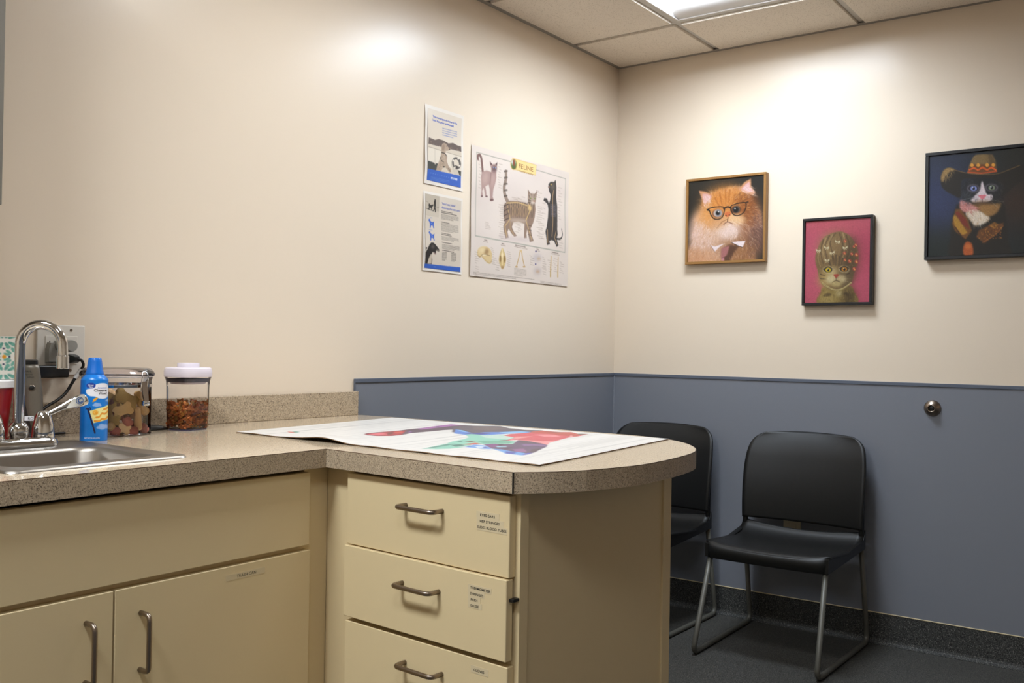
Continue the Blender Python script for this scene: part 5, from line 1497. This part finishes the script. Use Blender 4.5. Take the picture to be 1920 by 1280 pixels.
def biscuit(kind, colour, s, depth, z, ex, ey, ez):
    """s across the view, depth towards the camera, z height in the jar; angles in degrees about the view frame"""
    key = (kind, colour)
    base = Matrix((( rgt.x, -toc.x, 0, 0), (rgt.y, -toc.y, 0, 0), (0, 0, 1, 0), (0, 0, 0, 1)))
    R = base @ Matrix.Rotation(math.radians(ez), 4, 'Z') @ Matrix.Rotation(math.radians(ey), 4, 'Y') @ Matrix.Rotation(math.radians(ex), 4, 'X')
    p = Vector((JX, JY, K))+rgt*s+toc*depth+Vector((0, 0, z))
    if key not in bmesh_cache:
        o = obj('dog_biscuit', BSH[kind], BM[colour], None, smooth='auto', origin=(0, 0, 0))
        bmesh_cache[key] = o.data
    else:
        o = bpy.data.objects.new('dog_biscuit', bmesh_cache[key])
        COL.objects.link(o)
    o.matrix_world = Matrix.Translation(p) @ R
    side = 'far right' if s > 0.05 else 'far left' if s < -0.045 else 'left' if s < -0.022 else ('right' if s > 0.022 else 'middle')
    lev = 'very top' if z > 0.088 else 'bottom' if z < 0.028 else ('lower' if z < 0.052 else ('upper' if z < 0.076 else 'top'))
    fr = 'pressed against the front' if depth > 0.03 or abs(s) > 0.045 else 'deep inside'
    sh_ = {'bone': 'bone biscuit', 'small bone': 'small bone biscuit', 'stick': 'stick biscuit', 'big bone': 'largest bone biscuit', 'chunk': 'stubby chunk biscuit'}[kind]
    tag(o, '%s %s %s of the clamp jar, %s %s' % (colour, sh_, fr, lev, side), 'dog biscuit', 'dog biscuits in the clear jar')
# front row, as seen through the jar: across, toward camera, height
BB = [('bone', 'tan', 0.013, 0.060, 0.062, 90, -22, 0), ('stick', 'pale cream', 0.046, 0.044, 0.040, 0, 84, 10), ('stick', 'olive-brown', -0.013, 0.058, 0.066, 0, -50, 0),
      ('small bone', 'olive-brown', -0.006, 0.062, 0.040, 90, 12, 0), ('chunk', 'pinkish-red', 0.024, 0.060, 0.034, 20, 60, 10), ('small bone', 'olive-brown', -0.026, 0.060, 0.024, 90, 80, 0),
      ('small bone', 'pale cream', 0.017, 0.062, 0.018, 90, 15, 0), ('chunk', 'pinkish-red', -0.002, 0.064, 0.012, 0, 10, 0), ('chunk', 'tan', -0.012, 0.064, 0.022, 0, 20, 80),
      ('chunk', 'pinkish-red', 0.036, 0.054, 0.012, 0, 0, 20), ('big bone', 'olive-brown', 0.020, 0.054, 0.087, 70, 30, 20), ('stick', 'tan', 0.052, 0.034, 0.078, 0, 70, 30),
      ('chunk', 'dark brown', -0.004, 0.056, 0.078, 30, 10, 0), ('chunk', 'pinkish-red', -0.036, 0.056, 0.072, 0, 40, 0), ('chunk', 'dark brown', 0.004, 0.050, 0.058, 0, 0, 0),
      ('small bone', 'tan', -0.046, 0.046, 0.050, 90, -40, -20), ('small bone', 'pale cream', -0.048, 0.048, 0.026, 90, 30, -30), ('chunk', 'tan', -0.040, 0.054, 0.010, 0, 0, 30),
      ('bone', 'olive-brown', -0.030, 0.052, 0.090, 80, 20, 0), ('small bone', 'dark brown', 0.032, 0.050, 0.056, 90, 50, 20), ('chunk', 'olive-brown', -0.018, 0.058, 0.052, 0, 80, 0),
      ('bone', 'tan', -0.052, 0.036, 0.078, 90, 70, -40), ('chunk', 'pinkish-red', 0.060, 0.030, 0.016, 0, 50, 40), ('chunk', 'tan', 0.060, 0.026, 0.058, 0, 30, 40), ('chunk', 'pinkish-red', 0.058, 0.024, 0.092, 20, 60, 0)]
for b_ in BB: biscuit(*b_)
kinds = list(BSH); cols_ = list(BM)
for q in range(22):
    r_ = random.uniform(0.0, 0.042); a_ = random.uniform(0, 2*math.pi)
    zz = 0.012+0.080*q/21
    biscuit(random.choice(['small bone', 'chunk', 'bone', 'stick']), random.choice(cols_), r_*math.cos(a_), r_*math.sin(a_)*0.9-0.004, zz, random.uniform(0, 90), random.uniform(-30, 30), random.uniform(0, 180))

# ---- square pop-top container of kibble
KX, KY = -2.350, -0.108
kr = math.atan2(-2.2262-KY, -3.8485-KX)+math.radians(45+3)
kc = thing('kibble_container', 'clear square container with white push-button lid, holding kibble', 'container', (KX, KY, K), kr)
def sq(w, r, z): return [(p[0], p[1], z) for p in rrect(w, w, r, 6)]
secs = [sq(0.080, 0.020, 0.003), sq(0.083, 0.021, 0.006), sq(0.086, 0.022, 0.060), sq(0.087, 0.022, 0.110), sq(0.089, 0.023, 0.124), sq(0.096, 0.026, 0.1345)]
v_, f_ = loft(secs)
M['acrylic2'] = clear_plastic('clear_container_plastic', (0.99, 0.985, 0.99, 1), 0.015, 0.05, 1.25)
obj('container_body', (v_, f_[:-1]), M['acrylic2'], kc, smooth='auto')
M['purplebase'] = material('container_foot_tint', rgb(74, 70, 110), 0.3)
obj('foot', loft([sq(0.076, 0.018, 0.0), sq(0.080, 0.020, 0.0032)]), M['purplebase'], kc)
M['lidwhite'] = material('lid_white_lilac', rgb(226, 216, 224), 0.28)
ld = obj('lid', loft([sq(0.098, 0.028, 0.1345), sq(0.101, 0.030, 0.1375), sq(0.101, 0.030, 0.150), sq(0.098, 0.029, 0.1565), sq(0.090, 0.026, 0.159)]), M['lidwhite'], kc, smooth='auto')
obj('push_button', lathe([(0.0275, 0.156), (0.0275, 0.1685), (0.0265, 0.170), (0.0, 0.170)], 36), M['lidwhite'], ld, smooth='auto')
M['gasketgrey'] = material('gasket_grey', rgb(86, 84, 98), 0.5)
obj('gasket', loft([sq(0.084, 0.022, 0.1215), sq(0.0885, 0.0225, 0.1295), sq(0.0885, 0.0225, 0.1310)]), M['gasketgrey'], ld)
obj('inner_lid', loft([sq(0.070, 0.02, 0.1165), sq(0.078, 0.022, 0.1215)]), M['lidwhite'], ld)
# kibble: many small chunks
V, F, CC = [], [], []
kcols = [(160, 86, 36), (184, 106, 52), (136, 70, 30), (200, 124, 66), (172, 112, 48), (150, 108, 54), (206, 134, 84)]
for q in range(560):
    layer = q/560
    z = 0.008+0.058*layer+random.uniform(-0.002, 0.004)
    hw = 0.0365
    if random.random() < 0.72:
        s_ = random.choice((-1, 1)); u = random.uniform(-hw, hw)
        x, y = ((s_*hw, u) if random.random() < 0.5 else (u, s_*hw))
        k_ = math.hypot(max(0, abs(x)-0.022), max(0, abs(y)-0.022))
        if k_ > 0.0165: x *= 0.9; y *= 0.9
    else:
        x, y = random.uniform(-hw, hw)*0.9, random.uniform(-hw, hw)*0.9
    if layer > 0.9: z += random.uniform(0, 0.006)
    r = random.uniform(0.0032, 0.0050)
    R = Matrix.Rotation(random.uniform(0, 6.28), 4, 'Z') @ Matrix.Rotation(random.uniform(0, 6.28), 4, 'X')
    k0 = len(V)
    n3 = 3 if q % 3 else 4
    for zz in (-1, 1):
        for m_ in range(n3):
            a_ = 2*math.pi*m_/n3
            V.append(tuple(Vector((x, y, z))+R @ Vector((r*1.25*math.cos(a_), r*1.25*math.sin(a_), zz*r*0.7))))
    F.append(tuple(k0+m_ for m_ in range(n3))[::-1]); F.append(tuple(k0+n3+m_ for m_ in range(n3)))
    for m_ in range(n3): F.append((k0+m_, k0+(m_+1) % n3, k0+n3+(m_+1) % n3, k0+n3+m_))
    cc = random.choice(kcols)
    CC += [(lin(cc[0]), lin(cc[1]), lin(cc[2]), 1.0)]*(2*n3)
M['kib'] = attr_material('kibble_brown', 0.75, 0.3)
kb = obj('kibble', (V, F), M['kib'], None, origin=(0, 0, 0))
at = kb.data.color_attributes.new('Col', 'FLOAT_COLOR', 'POINT')
at.data.foreach_set('color', np.array(CC, np.float32).ravel())
kb.matrix_world = Matrix.Translation((KX, KY, K)) @ Matrix.Rotation(kr, 4, 'Z')
tag(kb, 'brown kibble filling the lower half of the square container', 'kibble', None, 'stuff')

# ---- hair clipper on its charging stand
HX, HY = -2.770, -0.135
hr = math.atan2(-2.2262-HY, -3.8485-HX)
hc = thing('hair_clipper', 'grey-brown cordless hair clipper standing upright behind the faucet', 'hair clipper', (HX, HY, K), hr+math.radians(90))
# local: -Y... local x = right seen from the camera, local y = away from the camera after the turn
M['clip_body'] = material('clipper_body_taupe', rgb(112, 104, 92), 0.38, metal=0.3)
M['clip_dark'] = material('clipper_side_dark', rgb(34, 26, 24), 0.35)
def ring_e(w, d, cx2, cy2, z, n=20, pw=0.75):
    out = []
    for q in range(n):
        a_ = 2*math.pi*q/n
        cs_, sn = math.cos(a_), math.sin(a_)
        out.append((cx2+math.copysign(abs(cs_)**pw, cs_)*w/2, cy2+math.copysign(abs(sn)**pw, sn)*d/2, z))
    return out
sec = [(0.044, 0.036, 0.005, 0, 0.010), (0.046, 0.038, 0.005, 0, 0.030), (0.046, 0.038, 0.004, 0, 0.060), (0.044, 0.036, 0.003, 0, 0.100), (0.041, 0.034, 0.001, 0, 0.135), (0.038, 0.032, -0.001, 0, 0.160), (0.036, 0.030, -0.002, 0, 0.1685)]
obj('clipper_body', loft([ring_e(w, d, x, y, z) for w, d, x, y, z in sec]), M['clip_dark'], hc, smooth='auto')
fp = []
for w, d, x, y, z in sec[1:]:
    lo = -w*0.36+max(0, 0.10-z)*0.22
    fp.append([(x+lo, y-d*0.5+0.002, z), (x+w*0.46, y-d*0.30, z), (x+w*0.50, y-d*0.28, z), (x+w*0.47, y-d*0.42, z), (x+w*0.25, y-d*0.515, z), (x+lo, y-d*0.515, z)])
obj('face_panel', loft(fp), M['clip_body'], hc, smooth=True)
obj('blade_cap', loft([ring_e(0.033, 0.028, -0.002, 0, 0.169), ring_e(0.034, 0.030, -0.002, 0, 0.172), ring_e(0.033, 0.028, -0.002, 0, 0.1775), ring_e(0.028, 0.022, -0.002, 0, 0.179)]), M['blackplastic'], hc, smooth='auto')
def lathe_y(prof, seg, c_):
    v, f = lathe(prof, seg)
    return [(c_[0]+p[0], c_[1]-p[2], c_[2]+p[1]) for p in v], f
bt = obj('power_button', lathe_y([(0.0068, 0.0), (0.0068, 0.002), (0.0052, 0.003)], 20, (0.003, -0.0172, 0.118)), M['nickel'], hc, smooth=True)
obj('button_face', lathe_y([(0.0052, 0.0028), (0.004, 0.0034), (0.0, 0.0036)], 20, (0.003, -0.0172, 0.118)), M['blackplastic'], bt, smooth=True)
obj('name_sticker', box(-0.014, 0.008, -0.0202, -0.0196, 0.047, 0.057), M['print_white'], hc)
obj('lettering', plane_map(text_mesh('RO', 0.0085, width=0.010), (-0.003, -0.0206, 0.049), (1, 0, 0), (0, 0, 1)), M['print_black'], hc)
obj('lettering', plane_map(text_mesh('WAHL', 0.006, width=0.014), (-0.012, -0.0172, 0.152), (1, 0, 0), (0, 0, 1)), M['print_black'], hc)
obj('lettering', plane_map(text_mesh('Bravura', 0.0055, width=0.018), (-0.014, -0.0172, 0.1455), (1, 0, 0), (0, 0, 1)), M['print_black'], hc)
obj('lettering', plane_map(text_mesh('Lithium', 0.005, width=0.013), (-0.006, -0.0176, 0.140), (1, 0, 0), (0, 0, 1)), M['print_black'], hc)
obj('charging_stand', loft([ring_e(0.066, 0.062, 0, 0, 0.0, 28), ring_e(0.068, 0.064, 0, 0, 0.006, 28), ring_e(0.058, 0.052, 0, 0, 0.016, 28), ring_e(0.046, 0.040, 0, 0, 0.020, 28)]), M['blackplastic'], hc, smooth='auto')

# ---- outlet plate with plugs above the backsplash
op = thing('outlet_plate', 'white double outlet plate on the wall behind the faucet', 'outlet', (-2.631, -0.001, 1.034))
obj('plate', box(-2.690, -2.572, -0.0065, -0.0005, 1.034, 1.153, 0.0018, 2), M['plate'], op, world=True)
for gx in (-2.6545, -2.6075):
    ins = obj('outlet_insert', box(gx-0.0165, gx+0.0165, -0.0082, -0.006, 1.060, 1.127, 0.0008), M['plate'], op, world=True)
    for z in (1.112, 1.076):
        for dx in (-0.006, 0.006):
            obj('slot', box(gx+dx-0.0011, gx+dx+0.0011, -0.0086, -0.0078, z-0.004, z+0.004), M['dark'], ins, world=True)
        obj('slot', box(gx-0.0022, gx+0.0022, -0.0086, -0.0078, z-0.0125, z-0.0085), M['dark'], ins, world=True)
    for z in (1.0455, 1.1415):
        sc_ = obj('screw', [[(x, -0.0065-y, z2) for x, z2, y in lathe([(0.0035, 0.0), (0.0033, 0.001), (0.0, 0.0013)], 14, (gx, z, 0))[0]], lathe([(0.0035, 0.0), (0.0033, 0.001), (0.0, 0.0013)], 14)[1]], M['nickel'], op, world=True)
def lathe_out(prof, seg, c_):
    v, f = lathe(prof, seg)
    return [(c_[0]+p[0], c_[1]-p[2], c_[2]+p[1]) for p in v], [q for q in f]
M['pluggrey'] = material('charger_grey', rgb(140, 136, 128), 0.45)
pg = thing('charger_handle', 'grey cylindrical charger handle plugged into the wall outlet', 'charger', (-2.6545, -0.0085, 1.105))
obj('plug_base', loft([[(-2.6545+x, -0.0086, z) for x, z in ((-0.017, 1.064), (0.017, 1.064), (0.017, 1.096), (0.012, 1.112), (-0.012, 1.112), (-0.017, 1.096))],
                       [(-2.6545+x*0.9, -0.024, z) for x, z in ((-0.017, 1.066), (0.017, 1.066), (0.017, 1.096), (0.012, 1.110), (-0.012, 1.110), (-0.017, 1.096))]]), M['pluggrey'], pg, world=True)
obj('handle_barrel', lathe_out([(0.0125, 0.010), (0.0138, 0.016), (0.0138, 0.074), (0.0130, 0.0765)], 32, (-2.643, 0, 1.1045)), M['pluggrey'], pg, world=True, smooth='auto')
obj('end_cap', lathe_out([(0.0134, 0.075), (0.0128, 0.0772), (0.0, 0.0778)], 32, (-2.643, 0, 1.1045)), M['pluggrey'], pg, world=True, smooth='auto')
ad = thing('power_adapter', 'black power adapter block plugged in below the charger handle', 'adapter', (-2.675, -0.0085, 1.03))
obj('adapter_body', box(-2.728, -2.640, -0.062, -0.010, 1.030, 1.0585, 0.004, 3), M['blackplastic'], ad, world=True, smooth='auto')
pc = thing('mains_lead', 'black power cord with white tag hanging from the right outlet', 'cord', (-2.61, -0.02, 1.0))
obj('plug', loft([[(-2.622, -0.009, 1.062), (-2.598, -0.009, 1.062), (-2.598, -0.009, 1.084), (-2.622, -0.009, 1.084)], [(-2.618, -0.026, 1.064), (-2.600, -0.026, 1.064), (-2.600, -0.026, 1.082), (-2.618, -0.026, 1.082)], [(-2.612, -0.034, 1.067), (-2.600, -0.034, 1.067), (-2.600, -0.034, 1.078), (-2.612, -0.034, 1.078)]]), M['blackplastic'], pc, world=True)
cpath = crom([(-2.606, -0.030, 1.073), (-2.597, -0.036, 1.070), (-2.592, -0.036, 1.058), (-2.598, -0.032, 1.043), (-2.613, -0.032, 1.022), (-2.636, -0.040, 0.994), (-2.664, -0.052, 0.977), (-2.695, -0.066, 0.965), (-2.722, -0.080, 0.949), (-2.738, -0.090, 0.920), (-2.742, -0.10, K+0.006)], 6)
obj('cable', tube(cpath, 0.0036, 10), M['blackplastic'], pc, world=True, smooth=True)
tg = [p for p in cpath if 1.022 < p[2] < 1.050]
obj('tag', tube(tg, 0.0052, 12), M['whiteplastic'], pc, world=True, smooth='auto')

# ---- red tub with white lid, tissue box on top
tb = thing('red_tub', 'red tapered plastic tub with white lid behind the faucet', 'tub', (-2.868, -0.105, K))
M['redplastic'] = material('red_plastic', rgb(150, 20, 26), 0.32)
obj('tub_body', lathe([(0.0, 0.0), (0.054, 0.0), (0.056, 0.003), (0.0685, 0.118), (0.069, 0.122)], 48), M['redplastic'], tb, smooth='auto')
obj('lid', lathe([(0.0695, 0.119), (0.0735, 0.121), (0.074, 0.134), (0.0715, 0.137), (0.0, 0.1375)], 48), M['whiteplastic'], tb, smooth='auto')
tz = K+0.1378
ts = thing('tissue_box', 'white tissue box with green leaf pattern on the red tub', 'tissue box', (-2.868, -0.105, tz))
c = Cv(60, 66, [(0, 0), (100, 0), (100, 110), (0, 110)], (226, 220, 208))
def leafrow(cx2, cy2, k2):
    for a_, l in ((-150, 17), (-115, 14), (-65, 14), (-30, 17), (30, 17), (65, 14), (115, 14), (150, 17)):
        t_ = math.radians(a_)
        c.ell(cx2+l*k2*math.cos(t_), cy2+l*k2*math.sin(t_), 8*k2, 3.6*k2, (96, 152, 136), a_, 0.1)
        c.ell(cx2+(l+5)*k2*math.cos(t_), cy2+(l+5)*k2*math.sin(t_), 5*k2, 4.4*k2, (110, 166, 148), a_, 0.15)
    c.ell(cx2, cy2-21*k2, 2.2, 2.2, (44, 48, 84)); c.ell(cx2, cy2+21*k2, 2.2, 2.2, (44, 48, 84))
for cy2 in (10, 92):
    for cx2 in (22, 75): leafrow(cx2, cy2, 1.0)
for cx2 in (22, 75):
    for a_ in (-140, -110, -160, 160, 140, 110, 20, 40, 70, -20, -40, -70):
        t_ = math.radians(a_)
        c.ell(cx2+24+19*math.cos(t_), 52+19*math.sin(t_), 7, 3.2, (110, 164, 146), a_, 0.1)
    c.ell(cx2+1, 52, 4, 5, (222, 150, 40)); c.ell(cx2-9, 52, 2.4, 2.4, (44, 48, 84)); c.ell(cx2+11, 52, 2.4, 2.4, (44, 48, 84))
bx = 0.054
obj('box', box(-bx, bx, -bx, bx, 0, 0.091, 0.001), M['paper'], ts)
for ax in range(4):
    a_ = math.pi/2*ax
    R = lambda x, y, z: (x*math.cos(a_)-y*math.sin(a_), x*math.sin(a_)+y*math.cos(a_), z)
    e = bx+0.0004
    paint_mesh('printed_side', c, [R(-bx, -e, 0.0905), R(bx, -e, 0.0905), R(bx, -e, 0.0005), R(-bx, -e, 0.0005)], M['art_paper'], ts, world=False)

# ---- flat black gadget beside the biscuit jar and thin cable by the wall
gd = thing('black_case', 'flat black case lying between the jar and the kibble container', 'case', (-2.424, -0.062, K))
obj('case_body', loft([ring_e(0.088, 0.052, 0, 0, 0.0, 28, 0.7), ring_e(0.090, 0.054, 0, 0, 0.003, 28, 0.7), ring_e(0.074, 0.042, -0.004, 0, 0.009, 28, 0.8), ring_e(0.046, 0.026, -0.008, 0, 0.0125, 28, 0.9)]), M['blackplastic'], gd, smooth='auto')
obj('counter_cable', tube(crom([(-2.735, -0.06, K+0.003), (-2.70, -0.034, K+0.003), (-2.66, -0.030, K+0.003), (-2.63, -0.028, K+0.003)], 8), 0.0028, 8), M['blackplastic'], None, smooth=True)
tag(bpy.data.objects['counter_cable'], 'thin black cable lying along the backsplash', 'cable')
